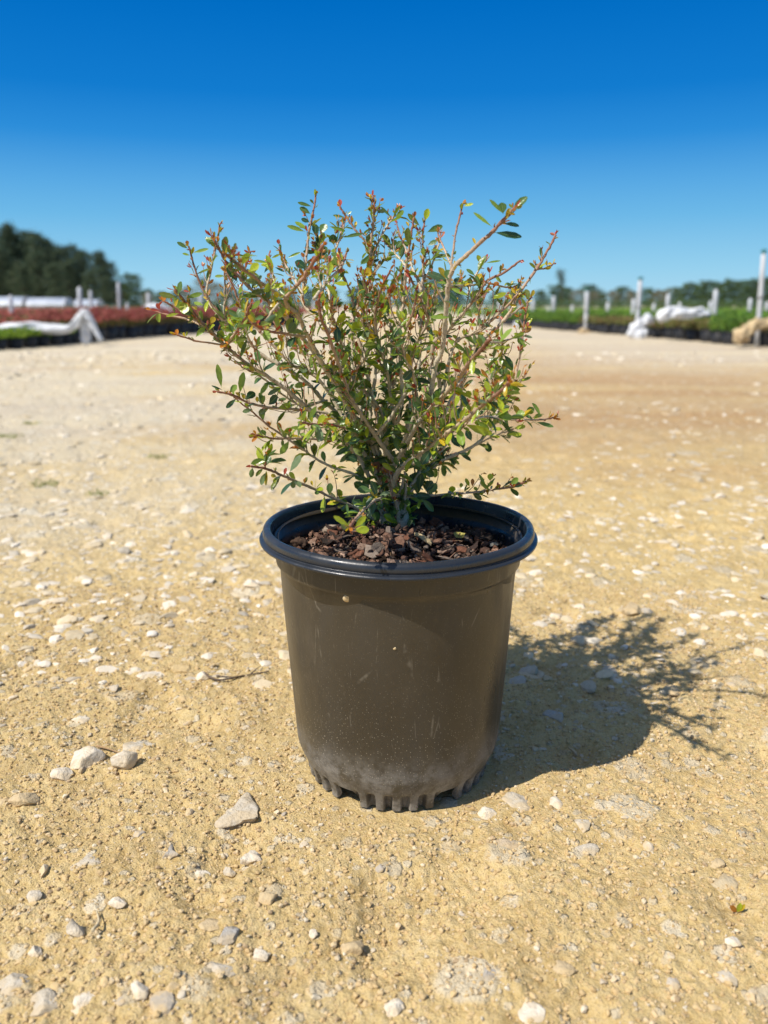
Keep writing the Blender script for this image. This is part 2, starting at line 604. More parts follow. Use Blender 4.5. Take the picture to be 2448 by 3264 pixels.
# individual stones: src px centre, px width, height ratio, sink, colour, label
W, GR, TN, BL, YL = (0.80, 0.74, 0.63), (0.60, 0.56, 0.48), (0.58, 0.46, 0.29), (0.36, 0.37, 0.38), (0.66, 0.50, 0.26)
STONES = [
 (393, 2452, 84, 0.85, 0.10, W, 'chunky white stone casting a dark shadow, right one of the three left of the pot'),
 (270, 2440, 92, 0.60, 0.25, W, 'broad white stone, middle one of the three left of the pot'),
 (205, 2478, 70, 0.55, 0.35, W, 'small dusty white stone, left one of the three left of the pot'),
 (76, 2574, 82, 0.55, 0.25, TN, 'brownish angular stone near the left edge below the three white stones'),
 (255, 2304, 56, 0.30, 0.55, W, 'pale oval stone pressed flat above the three white stones'),
 (446, 2390, 116, 0.16, 0.80, GR, 'wide flat grey slab flush with the sand behind the chunky white stone'),
 (648, 2168, 60, 0.50, 0.40, W, 'white stone at the left end of the dry twig'),
 (579, 2142, 60, 0.45, 0.35, YL, 'yellowish stone just left of the dry twig'),
 (478, 2158, 90, 0.22, 0.65, W, 'long pale slab in the stone cluster left of the yellowish stone'),
 (174, 1916, 84, 0.30, 0.45, W, 'light flat stone far out near the left edge, level with the pot collar'),
 (768, 2606, 140, 0.18, 0.80, GR, 'large pale grey triangular slab in front of the pot foot, left'),
 (800, 2748, 76, 0.60, 0.25, W, 'lumpy cream stone in front of the triangular slab'),
 (727, 2781, 44, 0.60, 0.20, GR, 'small cracked grey stone touching the lumpy cream one'),
 (848, 2894, 68, 0.60, 0.30, TN, 'round sandy stone with a dark shadow in the front centre left'),
 (240, 2999, 58, 1.25, 0.15, W, 'upright pointed stone with a sharp shadow at front left'),
 (114, 3055, 40, 0.80, 0.20, W, 'small wedge shaped stone left of the upright pointed stone'),
 (1121, 3026, 64, 0.55, 0.35, TN, 'round tan stone ringed by cracks at the front centre'),
 (1003, 2998, 30, 0.80, 0.10, W, 'tiny ball shaped pebble left of the round tan stone'),
 (452, 3196, 66, 0.55, 0.30, W, 'smooth bright white stone near the bottom edge, left of centre'),
 (546, 2742, 48, 0.45, 0.35, BL, 'grey oval pebble between the triangular slab and the flat grey slab'),
 (826, 3066, 56, 0.40, 0.45, W, 'chalky white stone in front of the round sandy stone'),
 (730, 3016, 52, 0.35, 0.45, BL, 'dark grey chip beside the half buried dusty stone'),
 (675, 2984, 72, 0.32, 0.55, TN, 'half buried dusty stone left of the tiny ball shaped pebble'),
 (40, 3165, 104, 0.25, 0.60, GR, 'large grey flat stone cut by the left edge at the bottom'),
 (274, 3218, 120, 0.22, 0.62, W, 'wide pale slab cut by the bottom edge at left'),
 (148, 3240, 96, 0.25, 0.60, GR, 'grey slab at the bottom edge between two flat stones'),
 (282, 2774, 132, 0.13, 0.85, GR, 'pale triangular patch of rock worn flush with the sand at left'),
 (110, 2878, 48, 0.45, 0.35, GR, 'small grey stone with a dark chip at its right, left foreground'),
 (376, 2907, 50, 0.35, 0.40, W, 'flat cream stone with a pointed end in the left foreground'),
 (697, 3120, 110, 0.14, 0.80, GR, 'long buried pale rock near the bottom, left of centre'),
 (634, 2792, 66, 0.18, 0.75, W, 'buried white rock left of the cracked grey stone'),
 (1556, 2594, 60, 0.35, 0.50, W, 'white stone in front of the pot foot at its right'),
 (1650, 2566, 120, 0.16, 0.72, GR, 'broad grey slab at the edge of the pot shadow'),
 (1774, 2567, 50, 0.25, 0.60, W, 'small pale slab right of the broad grey slab'),
 (1615, 2712, 104, 0.20, 0.60, (0.50, 0.42, 0.32), 'brownish grey cracked flake of rock right of centre in the foreground'),
 (2305, 2830, 96, 0.30, 0.60, (0.54, 0.46, 0.32), 'large dusty domed stone near the right edge above the seedling'),
 (2286, 2774, 46, 0.50, 0.30, TN, 'small tan stone behind the large dusty domed stone'),
 (2331, 3014, 44, 0.40, 0.40, W, 'white angular pebble below the seedling'),
 (2316, 3128, 62, 0.22, 0.60, GR, 'light grey oval stone in the lower right corner'),
 (1792, 3110, 66, 0.22, 0.60, TN, 'cluster like tan stone in the lower centre right'),
 (1556, 3124, 46, 0.25, 0.50, BL, 'bluish grey chip at the bottom, right of centre'),
 (1866, 2720, 92, 0.14, 0.75, GR, 'thin pale streak of rock in the right foreground'),
 (1852, 2648, 60, 0.20, 0.65, GR, 'grey white rock chip between the shadow and the thin pale streak'),
 (1696, 3250, 76, 0.30, 0.50, W, 'white stone cut by the bottom edge right of centre'),
 (1250, 3226, 62, 0.28, 0.50, W, 'white stone at the bottom edge near the middle'),
 (1689, 2137, 62, 0.60, 0.20, GR, 'rounded grey stone lying in the pot shadow close to the pot'),
 (1771, 2289, 76, 0.16, 0.70, (0.48, 0.50, 0.52), 'flat bluish stone in the middle of the pot shadow'),
 (1744, 2176, 42, 0.45, 0.35, TN, 'small dull stone in front of the rounded grey stone in the shadow'),
 (1774, 1950, 46, 0.45, 0.30, W, 'bright white stone beyond the shrub shadow'),
 (2011, 1948, 66, 0.50, 0.25, TN, 'tan lumpy stone beyond the shadow, right of the bright white one'),
 (2146, 2203, 56, 0.45, 0.35, TN, 'tan stone among the speckled shadow of the shrub'),
 (800, 1870, 70, 0.35, 0.45, W, 'blurred white stone behind the pot at its left'),
 (1705, 1838, 60, 0.35, 0.45, W, 'blurred white stone just right of the pot rim'),
]
gst = np.random.default_rng(101)
for (u, v, wpx, hr, sk, colr, lab) in STONES:
    c = G(u, v)
    dist = (c - Vector((0, 0, CH))).length
    r = wpx * dist / FPX / 2 * 1.05
    V = chop(ICO3[0], gst, 16, 0.48, 0.85)
    V = bumpy(V, gst, 0.035, 5)
    V = bumpy(V, gst, 0.02, 13)
    if 'triangular' in lab:
        ang = np.arctan2(V[:, 1], V[:, 0]); f = 1.0 / np.maximum(0.55, np.cos((ang + 0.4) % (2 * PI / 3) - PI / 3)) * 0.62
        V[:, :2] *= f[:, None]
    if 'upright' in lab:
        V[:, :2] *= np.clip(1.0 - 0.55 * V[:, 2:3], 0.15, 1.4)
    V = V / np.abs(V[:, 0]).max()
    dep = 0.8 if hr > 0.5 else gst.uniform(0.75, 1.15)
    V *= np.array([r, r * dep, r * max(hr, 0.3)])
    V = rotz(V, gst.normal(0, 0.25))
    hr = hr * 0.82; sk = min(0.9, sk + 0.06)
    zt = r * hr
    V[:, 2] += -V[:, 2].max() + r * hr * 2 * (1 - sk) * 0.9 + 0.0008
    o = mesh_np('stone', V, ICO3[1], M_STONE, col=np.tile(np.array(colr) * gst.uniform(0.94, 1.06), (len(V), 1)))
    o.location = (c.x, c.y, gz(c.x, c.y))
    tag(o, lab, 'stone', 'stones lying on the sandy road')

# ------------------------------------------------------------------ tubes
def catmull(pts, n):
    pts = np.asarray(pts, float)
    if len(pts) == 2:
        t = np.linspace(0, 1, n)[:, None]
        return pts[0] * (1 - t) + pts[1] * t
    p = np.vstack([2 * pts[0] - pts[1], pts, 2 * pts[-1] - pts[-2]])
    seg = len(pts) - 1
    out = []
    for q in np.linspace(0, seg - 1e-6, n):
        i = int(q); t = q - i
        a, b, c, d = p[i], p[i + 1], p[i + 2], p[i + 3]
        out.append(0.5 * ((2 * b) + (-a + c) * t + (2 * a - 5 * b + 4 * c - d) * t * t + (-a + 3 * b - 3 * c + d) * t ** 3))
    return np.array(out)


def tube(path, rad, cols=None, ns=7, V0=0, rot=None):
    path = np.asarray(path); rad = np.asarray(rad)
    n = len(path)
    T = np.gradient(path, axis=0); T /= np.linalg.norm(T, axis=1)[:, None] + 1e-12
    up = np.array([0.3, 0.2, 1.0]) if abs(T[0][2]) < 0.9 else np.array([1.0, 0.1, 0])
    N = np.zeros_like(T)
    u = up - T[0] * (up @ T[0]); u /= np.linalg.norm(u)
    for i in range(n):
        u = u - T[i] * (u @ T[i]); u /= np.linalg.norm(u) + 1e-12
        N[i] = u
    B = np.cross(T, N)
    a = np.linspace(0, 2 * PI, ns, endpoint=False)
    V = path[:, None, :] + rad[:, None, None] * (np.cos(a)[None, :, None] * N[:, None, :] + np.sin(a)[None, :, None] * B[:, None, :])
    V = V.reshape(-1, 3)
    V = np.vstack([V, path[0:1], path[-1:] + T[-1:] * rad[-1]])
    i = np.arange(n - 1)[:, None] * ns; j = np.arange(ns)[None, :]; j2 = (j + 1) % ns
    Q = np.stack([i + j, i + j2, i + ns + j2, i + ns + j], -1).reshape(-1, 4)
    jj = np.arange(ns); jk = (jj + 1) % ns
    c0, c1 = n * ns, n * ns + 1
    T1 = np.stack([np.full(ns, c0), jk, jj], -1)
    T2 = np.stack([np.full(ns, c1), (n - 1) * ns + jj, (n - 1) * ns + jk], -1)
    if cols is not None:
        cols = np.asarray(cols)
        Cc = np.vstack([np.repeat(cols, ns, axis=0), cols[:1], cols[-1:]])
    else:
        Cc = None
    return V, Q + V0, np.vstack([T1, T2]) + V0, Cc


class Acc:
    """collects tubes / leaves for ONE mesh"""
    def __init__(self): self.V, self.Q, self.T, self.C, self.U, self.n = [], [], [], [], [], 0
    def tube(self, path, rad, cols, ns=7):
        V, Q, T, Cc = tube(path, rad, cols, ns, self.n)
        self.V.append(V); self.Q.append(Q); self.T.append(T); self.C.append(Cc); self.n += len(V)
    def add(self, V, Q=None, T=None, Cc=None, U=None):
        self.V.append(V)
        if Q is not None: self.Q.append(Q + self.n)
        if T is not None: self.T.append(T + self.n)
        if Cc is not None: self.C.append(Cc)
        if U is not None: self.U.append(U)
        self.n += len(V)
    def build(self, name, mat, parent=None, smooth=True):
        F = []
        if self.Q: F.append(np.concatenate(self.Q))
        if self.T: F.append(np.concatenate(self.T))
        return mesh_np(name, np.concatenate(self.V), F, mat, parent, smooth,
                       np.concatenate(self.C) if self.C else None, np.concatenate(self.U) if self.U else None)


# ------------------------------------------------------------------ nursery pot
def lathe(prof, ns=128, rfun=None):
    prof = np.array(prof)
    a = np.linspace(0, 2 * PI, ns, endpoint=False)
    V = np.stack([prof[:, 0][:, None] * np.cos(a), prof[:, 0][:, None] * np.sin(a), np.repeat(prof[:, 1][:, None], ns, 1)], -1)
    n = len(prof)
    i = np.arange(n - 1)[:, None] * ns; j = np.arange(ns)[None, :]; j2 = (j + 1) % ns
    F = np.stack([i + j, i + j2, i + ns + j2, i + ns + j], -1).reshape(-1, 4)
    return V.reshape(-1, 3), F


def sstep(x, a, b):
    t = np.clip((x - a) / (b - a), 0, 1)
    return t * t * (3 - 2 * t)


pot = empty('nursery_pot', POT, 'dusty black plastic nursery pot with scalloped foot, standing on the sandy road', 'plant pot')


def pot_body():
    ns = 900
    a = np.linspace(0, 2 * PI, ns, endpoint=False)
    # six foot groups; one faces the camera (-y)
    ph = (a + PI / 2 + 0.02 + PI / 6) % (PI / 3) - PI / 6
    deg = np.degrees(ph)
    gap = sstep(np.abs(deg), 22.0, 25.5)                   # 1 in the drain gap
    rib = 0.5 + 0.5 * np.cos(deg / 9.8 * 2 * PI)  # ribs at 0, +-9.8, +-19.6
    rib = sstep(rib, 0.12, 0.62)
    rows = []
    zlist = np.concatenate([np.linspace(0, 0.030, 26), np.linspace(0.034, 0.131, 28), [0.1335, 0.1347, 0.1358, 0.137], np.linspace(0.139, 0.1505, 5)])
    for z in zlist:
        zb = 0.0105 * gap
        zz = zb + (z) * (1 - zb / 0.030) if z < 0.030 else np.full(ns, z)
        r = 0.0640 + (zz - 0.03) * 0.062
        low = sstep(zz, 0.024, 0.002)
        r = r - 0.0052 * low
        arch = sstep(zz, 0.0118, 0.0085)
        r = r - 0.0042 * arch * (1 - rib) * (1 - gap)
        if z > 0.133:
            r = r + 0.0021 * sstep(np.full(ns, z), 0.1332, 0.1362)
        r = r + 0.0003 * np.sin(a * 3 + z * 40)
        rows.append(np.stack([r * np.cos(a), r * np.sin(a), zz], -1))
    # inner wall back down, closed with a base plate
    for z, dr in ((0.1505, -0.0014), (0.10, -0.0014), (0.05, -0.0014), (0.0135, -0.002)):
        r = 0.0640 + (z - 0.03) * 0.062 + dr - (0.0045 if z < 0.03 else 0)
        if z > 0.133: r += 0.0021
        rows.append(np.stack([r * np.cos(a), r * np.sin(a), np.full(ns, z)], -1))
    rows.append(np.stack([0.002 * np.cos(a), 0.002 * np.sin(a), np.full(ns, 0.0135)], -1))
    V = np.concatenate(rows)
    n = len(rows)
    i = np.arange(n - 1)[:, None] * ns; j = np.arange(ns)[None, :]; j2 = (j + 1) % ns
    F = np.stack([i + j, i + j2, i + ns + j2, i + ns + j], -1).reshape(-1, 4)
    # floor feet ring: inner skirt
    return V, F


V, F = pot_body()
mesh_np('body', V, F, M_POT, pot)
prof = [(0.0716, 0.1502), (0.0732, 0.1496), (0.0790, 0.1488), (0.0822, 0.1484), (0.0828, 0.1488), (0.0829, 0.1496), (0.0822, 0.1503), (0.0808, 0.1507),
        (0.0805, 0.1511), (0.0809, 0.1521), (0.0809, 0.1536), (0.0804, 0.1552), (0.0793, 0.1562), (0.0780, 0.1566), (0.0769, 0.1563), (0.0761, 0.1554),
        (0.0756, 0.1530), (0.0752, 0.1505), (0.0746, 0.1478), (0.0744, 0.1462), (0.0735, 0.1454), (0.0729, 0.1446), (0.0712, 0.1410), (0.0700, 0.1345)]
V, F = lathe(catmull(prof, 90), 220)
V[:, :2] *= 0.987
an = np.arctan2(V[:, 1], V[:, 0])
V[:, 2] += 0.0003 * np.sin(an * 2 + 1) + 0.00018 * np.sin(an * 5)
V[:, :2] *= (1 + 0.003 * np.sin(an * 2 + 0.7) + 0.0012 * np.sin(an * 7))[:, None]
mesh_np('rim', V, F, M_RIM, pot)

# pebble stuck to the pot wall
def stuck(u, v, wr, lab):
    d = ray(u, v); o0 = Vector((0, 0, CH)) - POT
    # march to the wall
    t = 0.3
    while t < 0.7:
        q = o0 + d * t
        rr = 0.0640 + (q.z - 0.03) * 0.062
        if q.z > 0.135: rr += 0.0021
        if math.hypot(q.x, q.y) < rr: break
        t += 0.0003
    g = np.random.default_rng(int(u))
    V = chop(ICO2[0], g, 5); V *= np.array([wr, wr * 0.6, wr])
    ob = mesh_np('pebble', V, ICO2[1], M_PEB, col=np.tile((0.70, 0.58, 0.38), (len(V), 1)))
    ob.location = q + POT
    tag(ob, lab, 'pebble')


stuck(1106, 1906, 0.0024, 'cream speck of stone stuck high on the pot wall, left of centre')
stuck(1258, 2067, 0.0009, 'tiny dark pebble crumb stuck in the middle of the pot wall')

# ------------------------------------------------------------------ soil and mulch
SOILZ = 0.1370


def soil_h(x, y):
    r = np.sqrt(x * x + y * y)
    return SOILZ + 0.008 * np.exp(-(r / 0.035) ** 2) + 0.0035 * fbm(x * 60, y * 60, 5, 3) - 0.002 * (r / 0.07) ** 2


def build_soil():
    ns, nr = 160, 60
    a = np.linspace(0, 2 * PI, ns, endpoint=False); r = np.linspace(0.0005, 0.0702, nr)
    A, R = np.meshgrid(a, r)
    x = R * np.cos(A); y = R * np.sin(A)
    V = np.stack([x, y, soil_h(x, y)], -1).reshape(-1, 3)
    i = np.arange(nr - 1)[:, None] * ns; j = np.arange(ns)[None, :]; j2 = (j + 1) % ns
    F = np.stack([i + j, i + j2, i + ns + j2, i + ns + j], -1).reshape(-1, 4)[:, ::-1]
    o = mesh_np('potting_soil', V, F, M_SOIL)
    o.location = POT
    tag(o, 'dark potting soil filling the black nursery pot', 'soil', kind='stuff')


build_soil()


def chip(g, L, Wd, th):
    n = 11
    a = np.linspace(0, 2 * PI, n, endpoint=False)
    rr = g.uniform(0.72, 1.15, n)
    x = L * rr * np.sign(np.cos(a)) * np.abs(np.cos(a)) ** 0.8; y = Wd * rr * np.sin(a)
    curl = g.normal(0, 0.6) / L
    tw = g.normal(0, 0.3)
    lays = []
    for q, s in ((-1, 0.85), (-0.4, 1.0), (0.5, 0.96), (1, 0.72)):
        X = x * s; Y = y * s
        Z = q * th + curl * X * X * 0.5 + tw * X * Y / Wd * 0.4 + g.normal(0, th * 0.25, n)
        lays.append(np.stack([X, Y, Z], -1))
    V = np.concatenate(lays + [np.array([[0, 0, -th + 0]]), np.array([[0, 0, th * 0.9]])])
    i = np.arange(3)[:, None] * n; j = np.arange(n)[None, :]; j2 = (j + 1) % n
    Q = np.stack([i + j, i + j2, i + n + j2, i + n + j], -1).reshape(-1, 4)
    jj = np.arange(n); jk = (jj + 1) % n
    T = np.vstack([np.stack([np.full(n, 4 * n), jk, jj], -1), np.stack([np.full(n, 4 * n + 1), 3 * n + jj, 3 * n + jk], -1)])
    return V, Q, T


def rand_rot(g, tilt):
    e = Matrix.Rotation(g.uniform(0, 6.28), 3, 'Z') @ Matrix.Rotation(g.normal(0, tilt), 3, 'X') @ Matrix.Rotation(g.normal(0, tilt), 3, 'Y')
    return np.array(e)


def build_mulch():
    g = np.random.default_rng(44)
    acc = Acc()
    cols = [(0.13, 0.068, 0.045), (0.19, 0.105, 0.07), (0.09, 0.050, 0.036), (0.27, 0.16, 0.11), (0.05, 0.032, 0.026), (0.20, 0.16, 0.13), (0.16, 0.07, 0.042), (0.31, 0.21, 0.155), (0.04, 0.028, 0.022)]
    for i in range(900):
        r = 0.0690 * math.sqrt(g.uniform()); a = g.uniform(0, 2 * PI)
        L = 0.0016 + 0.0052 * g.uniform() ** 1.8
        r = min(r, 0.0700 - L)
        x, y = r * math.cos(a), r * math.sin(a)
        V, Q, T = chip(g, L, L * g.uniform(0.35, 0.8), 0.0003 + 0.0007 * g.uniform())
        V = V @ rand_rot(g, 0.42).T
        z = float(soil_h(np.array([x]), np.array([y]))[0]) + 0.0006 + 0.0045 * g.uniform() ** 1.5
        V = V + np.array([x, y, z])
        c = np.array(cols[g.integers(len(cols))]) * g.uniform(0.75, 1.35)
        acc.add(V, Q, T, np.tile(c, (len(V), 1)))
    for i in range(1500):
        r = 0.0690 * math.sqrt(g.uniform()); a = g.uniform(0, 2 * PI)
        x, y = r * math.cos(a), r * math.sin(a)
        L = g.uniform(0.0005, 0.0013)
        V, Q, T = chip(g, L, L * g.uniform(0.4, 1), L * 0.4)
        V = V @ rand_rot(g, 0.6).T
        z = float(soil_h(np.array([x]), np.array([y]))[0]) + 0.0045 * g.uniform()
        acc.add(V + np.array([x, y, z]), Q, T, np.tile(np.array(cols[g.integers(len(cols))]) * g.uniform(0.5, 1.0), (len(V), 1)))
    # wood fibres
    for i in range(70):
        r = 0.064 * math.sqrt(g.uniform()); a = g.uniform(0, 2 * PI)
        x, y = r * math.cos(a), r * math.sin(a)
        z = float(soil_h(np.array([x]), np.array([y]))[0]) + 0.003
        d = g.normal(size=3); d[2] *= 0.4; d /= np.linalg.norm(d); L = g.uniform(0.003, 0.008)
        p = np.array([x, y, z]); m = p + d * L * 0.5 + g.normal(0, 0.0008, 3)
        acc.tube(catmull([p, m, p + d * L], 5), np.linspace(0.00028, 0.00012, 5), np.tile((0.34, 0.22, 0.12), (5, 1)), 4)
    o = acc.build('bark_mulch', M_BARK, smooth=False)
    o.location = POT
    tag(o, 'reddish brown shredded bark mulch on the soil in the pot', 'mulch', kind='stuff')


build_mulch()


def mulch_piece(name, u, v, L, Wd, th, colr, lab, cat, rz=0.0, rx=0.3, lift=0.004, seed=1, mat=None):
    g = np.random.default_rng(seed)
    V, Q, T = chip(g, L, Wd, th)
    Rm = np.array(Matrix.Rotation(rz, 3, 'Z') @ Matrix.Rotation(rx, 3, 'X'))
    V = V @ Rm.T
    p = G(u, v, SOILZ + 0.006)
    o = mesh_np(name, V, [Q, T], mat or M_BARK, col=np.tile(colr, (len(V), 1)), smooth=False)
    lx, ly = p.x - POT.x, p.y - POT.y
    o.location = (p.x, p.y, float(soil_h(np.array([lx]), np.array([ly]))[0]) + lift)
    tag(o, lab, cat)
    return o


mulch_piece('bark_piece', 1352, 1755, 0.0105, 0.0048, 0.0011, (0.52, 0.40, 0.22), 'large yellowish weathered bark piece leaning by the front rim', 'bark piece', rz=1.9, rx=0.5, lift=0.006, seed=3)
mulch_piece('bark_piece', 1065, 1665, 0.0135, 0.0036, 0.0010, (0.36, 0.29, 0.23), 'long pale grey bark strip on the mulch behind the bright green shoot', 'bark piece', rz=0.25, rx=0.2, lift=0.006, seed=5)
mulch_piece('bark_piece', 1400, 1680, 0.0080, 0.0020, 0.0006, (0.36, 0.31, 0.27), 'thin grey bark sliver in the shade right of the trunk', 'bark piece', rz=1.1, rx=0.3, lift=0.006, seed=8)
mulch_piece('fallen_leaf', 1463, 1725, 0.0034, 0.0028, 0.0002, (0.40, 0.36, 0.10), 'round yellowish fallen leaf on the shaded mulch', 'leaf', rz=0.2, rx=0.5, lift=0.007, seed=9)
mulch_piece('fallen_leaf', 1575, 1725, 0.0034, 0.0015, 0.0002, (0.42, 0.38, 0.30), 'pale narrow fallen leaf near the right inner wall of the pot', 'leaf', rz=0.5, rx=0.6, lift=0.006, seed=10)
g = np.random.default_rng(5)
for (u, v, r, hz, colr, nm, lab, cat, am) in ((955, 1722, 0.0058, 0.9, (0.075, 0.045, 0.03), 'soil_clod', 'dark crumbly soil clod by the left inner wall of the pot', 'soil clod', 0.22),
                                          (991, 1740, 0.0021, 0.9, (0.80, 0.78, 0.74), 'perlite_bead', 'white perlite bead in front of the dark soil clod', 'perlite', 0.15)):
    V = bumpy(chop(ICO3[0], g, 8), g, am, 5) * np.array([r, r, r * hz])
    o = mesh_np(nm, V, ICO3[1], M_BARK if nm == 'soil_clod' else M_PEB, col=np.tile(colr, (len(V), 1)))
    p = G(u, v, SOILZ + 0.006)
    lx, ly = p.x - POT.x, p.y - POT.y
    o.location = (p.x, p.y, float(soil_h(np.array([lx]), np.array([ly]))[0]) + r * 0.7)
    tag(o, lab, cat)

# ------------------------------------------------------------------ the shrub
TRY = 0.492                              # distance of the trunk from the camera foot
REG = {'A': (480, 580, 0.434), 'C': (480, 1150, 0.434), 'B': (1100, 580, 0.434), 'D': (1100, 1150, 0.434), 'S': (0, 0, 1.0)}


def px(s):
    """'A 10,20 30,40 B 5,6' -> list of photo positions"""
    out, cur = [], 'S'
    for tok in s.split():
        if tok in REG: cur = tok; continue
        a, b = tok.split(',')
        ox, oy, k = REG[cur]
        out.append((ox + float(a) * k, oy + float(b) * k))
    return out


shrub = empty('potted_shrub', (POT.x, TRY, SOILZ), 'small leaved evergreen shrub with red tipped twigs growing in the black nursery pot', 'shrub')
SH0 = np.array([POT.x, TRY, SOILZ])
gs = np.random.default_rng(2024)
BASE, MIDC, TIPC, REDC = (np.array(c) for c in ((0.60, 0.52, 0.38), (0.53, 0.41, 0.28), (0.30, 0.14, 0.09), (0.36, 0.075, 0.045)))


def bark(t, s=0.0):
    """grey-tan bark turning red-brown towards the growing end"""
    t = np.asarray(t)[:, None]
    c = BASE * (1 - sstep(t, 0.2, 0.6)) + MIDC * sstep(t, 0.2, 0.6)
    c = c * (1 - sstep(t, 0.55, 0.95)) + TIPC * sstep(t, 0.55, 0.95)
    return c * (1 + s)


LEAFC = {'dark': (0.040, 0.100, 0.048), 'mid': (0.100, 0.185, 0.052), 'green': (0.23, 0.34, 0.05), 'lime': (0.38, 0.45, 0.03),
         'gold': (0.56, 0.40, 0.025), 'orange': (0.56, 0.20, 0.03), 'red': (0.44, 0.06, 0.045), 'olive': (0.15, 0.185, 0.035), 'sage': (0.17, 0.24, 0.12)}


def leaf(acc, p, d, nrm, L, Wd, colr, curl=0.15, fold=0.25):
    """obovate leaf with a folded midrib, slight serration and a short stalk"""
    d = np.asarray(d, float); d /= np.linalg.norm(d) + 1e-9
    nrm = np.asarray(nrm, float); nrm = nrm - d * (nrm @ d)
    nl = np.linalg.norm(nrm)
    if nl < 1e-3: nrm = np.cross(d, [1, 0, 0.3]); nl = np.linalg.norm(nrm)
    nrm /= nl
    s = np.cross(d, nrm)
    ts = np.array([0, 0.07, 0.16, 0.30, 0.45, 0.60, 0.74, 0.86, 0.95, 1.0])
    w = np.array([0.05, 0.06, 0.30, 0.66, 0.90, 1.0, 0.93, 0.72, 0.40, 0.03]) * Wd * 0.5
    w = w * (1 + 0.05 * np.array([0, 0, 1, -1, 1, -1, 1, -1, 1, 0]))
    V = []
    for t, ww in zip(ts, w):
        c = p + d * (t * L) - nrm * (curl * L * t * t)
        V += [c - s * ww + nrm * (fold * ww), c - s * ww * 0.5 + nrm * (fold * ww * 0.35), c, c + s * ww * 0.5 + nrm * (fold * ww * 0.35), c + s * ww + nrm * (fold * ww)]
    V = np.array(V)
    n = len(ts)
    i = np.arange(n - 1)[:, None] * 5; j = np.arange(4)[None, :]
    Q = np.stack([i + j, i + j + 1, i + 6 + j, i + 5 + j], -1).reshape(-1, 4)
    U = np.array([[q / 4, t] for t in ts for q in range(5)])
    colr = np.asarray(colr) * gs.uniform(0.82, 1.18)
    Cc = np.tile(colr, (len(V), 1))
    acc.add(V, Q, None, Cc, U)


def unit(v): return v / (np.linalg.norm(v) + 1e-12)


UP = np.array([0, 0, 1.0])
TOSUN = np.array(SUN_DIR)


def pick(weights):
    ks = list(weights); ww = np.array([weights[k] for k in ks], float)
    return LEAFC[ks[gs.choice(len(ks), p=ww / ww.sum())]]


def bud(acc, p, d, sc_=1.0):
    """cluster of tiny red growing leaflets"""
    for q in range(gs.integers(2, 5)):
        dd = unit(d + gs.normal(0, 0.35, 3))
        leaf(acc, p, dd, gs.normal(size=3), sc_ * gs.uniform(0.0018, 0.0042), sc_ * gs.uniform(0.0008, 0.0017), pick({'red': 4, 'orange': 3, 'gold': 1.5, 'olive': 0.6}), 0.1, 0.4)


def side_shoot(wacc, lacc, p, d, L, r, lush=1.0, warm=0.5, leaves=True):
    n = 7
    q1 = p + d * L * 0.5 + gs.normal(0, L * 0.05, 3)
    q2 = p + unit(d + UP * 0.35) * L
    path = catmull([p, q1, q2], n)
    t = np.linspace(0, 1, n)
    wacc.tube(path, r * (1 - 0.55 * t), bark(0.35 + 0.65 * t if warm > 0.3 else 0.1 + 0.5 * t), 5)
    if leaves:
        k = max(2, int(L / 0.0036 * lush))
        for i in range(k):
            tt = (i + gs.uniform(0.2, 1)) / k
            a = path[min(n - 1, int(tt * (n - 1)))]
            dd = unit(unit(q2 - p) * 0.55 + gs.normal(0, 0.75, 3))
            nn = unit(UP * 0.8 + TOSUN * 0.5 + gs.normal(0, 0.7, 3))
            sz = gs.uniform(0.6, 1.15) * (1.0 if tt < 0.6 else 0.5)
            colr = pick({'dark': 1.5 * (1 - warm), 'mid': 1.8, 'green': 2.0, 'lime': 3.0 * warm * (0.4 + tt) + 0.2, 'gold': 2.2 * warm * tt, 'orange': 0.6 * warm * tt * tt, 'sage': 0.8})
            LL = 0.0088 * sz * gs.uniform(0.7, 1.1)
            leaf(lacc, a, dd, nn, LL, LL * gs.uniform(0.28, 0.44), colr, gs.uniform(-0.1, 0.25), gs.uniform(0.1, 0.5))
    bud(lacc, q2, unit(q2 - p), 1.0)
    return q2


TRACKS = []         # (list of px, list of Y, list of world points) of what is already grown


def depth_at(u, v):
    best, bY = 1e9, TRY
    for pxs, Ys, _ in TRACKS:
        for (a, b), y in zip(pxs, Ys):
            dd = (a - u) ** 2 + (b - v) ** 2
            if dd < best: best, bY = dd, y
    return bY


WOODCOUNT = [0]


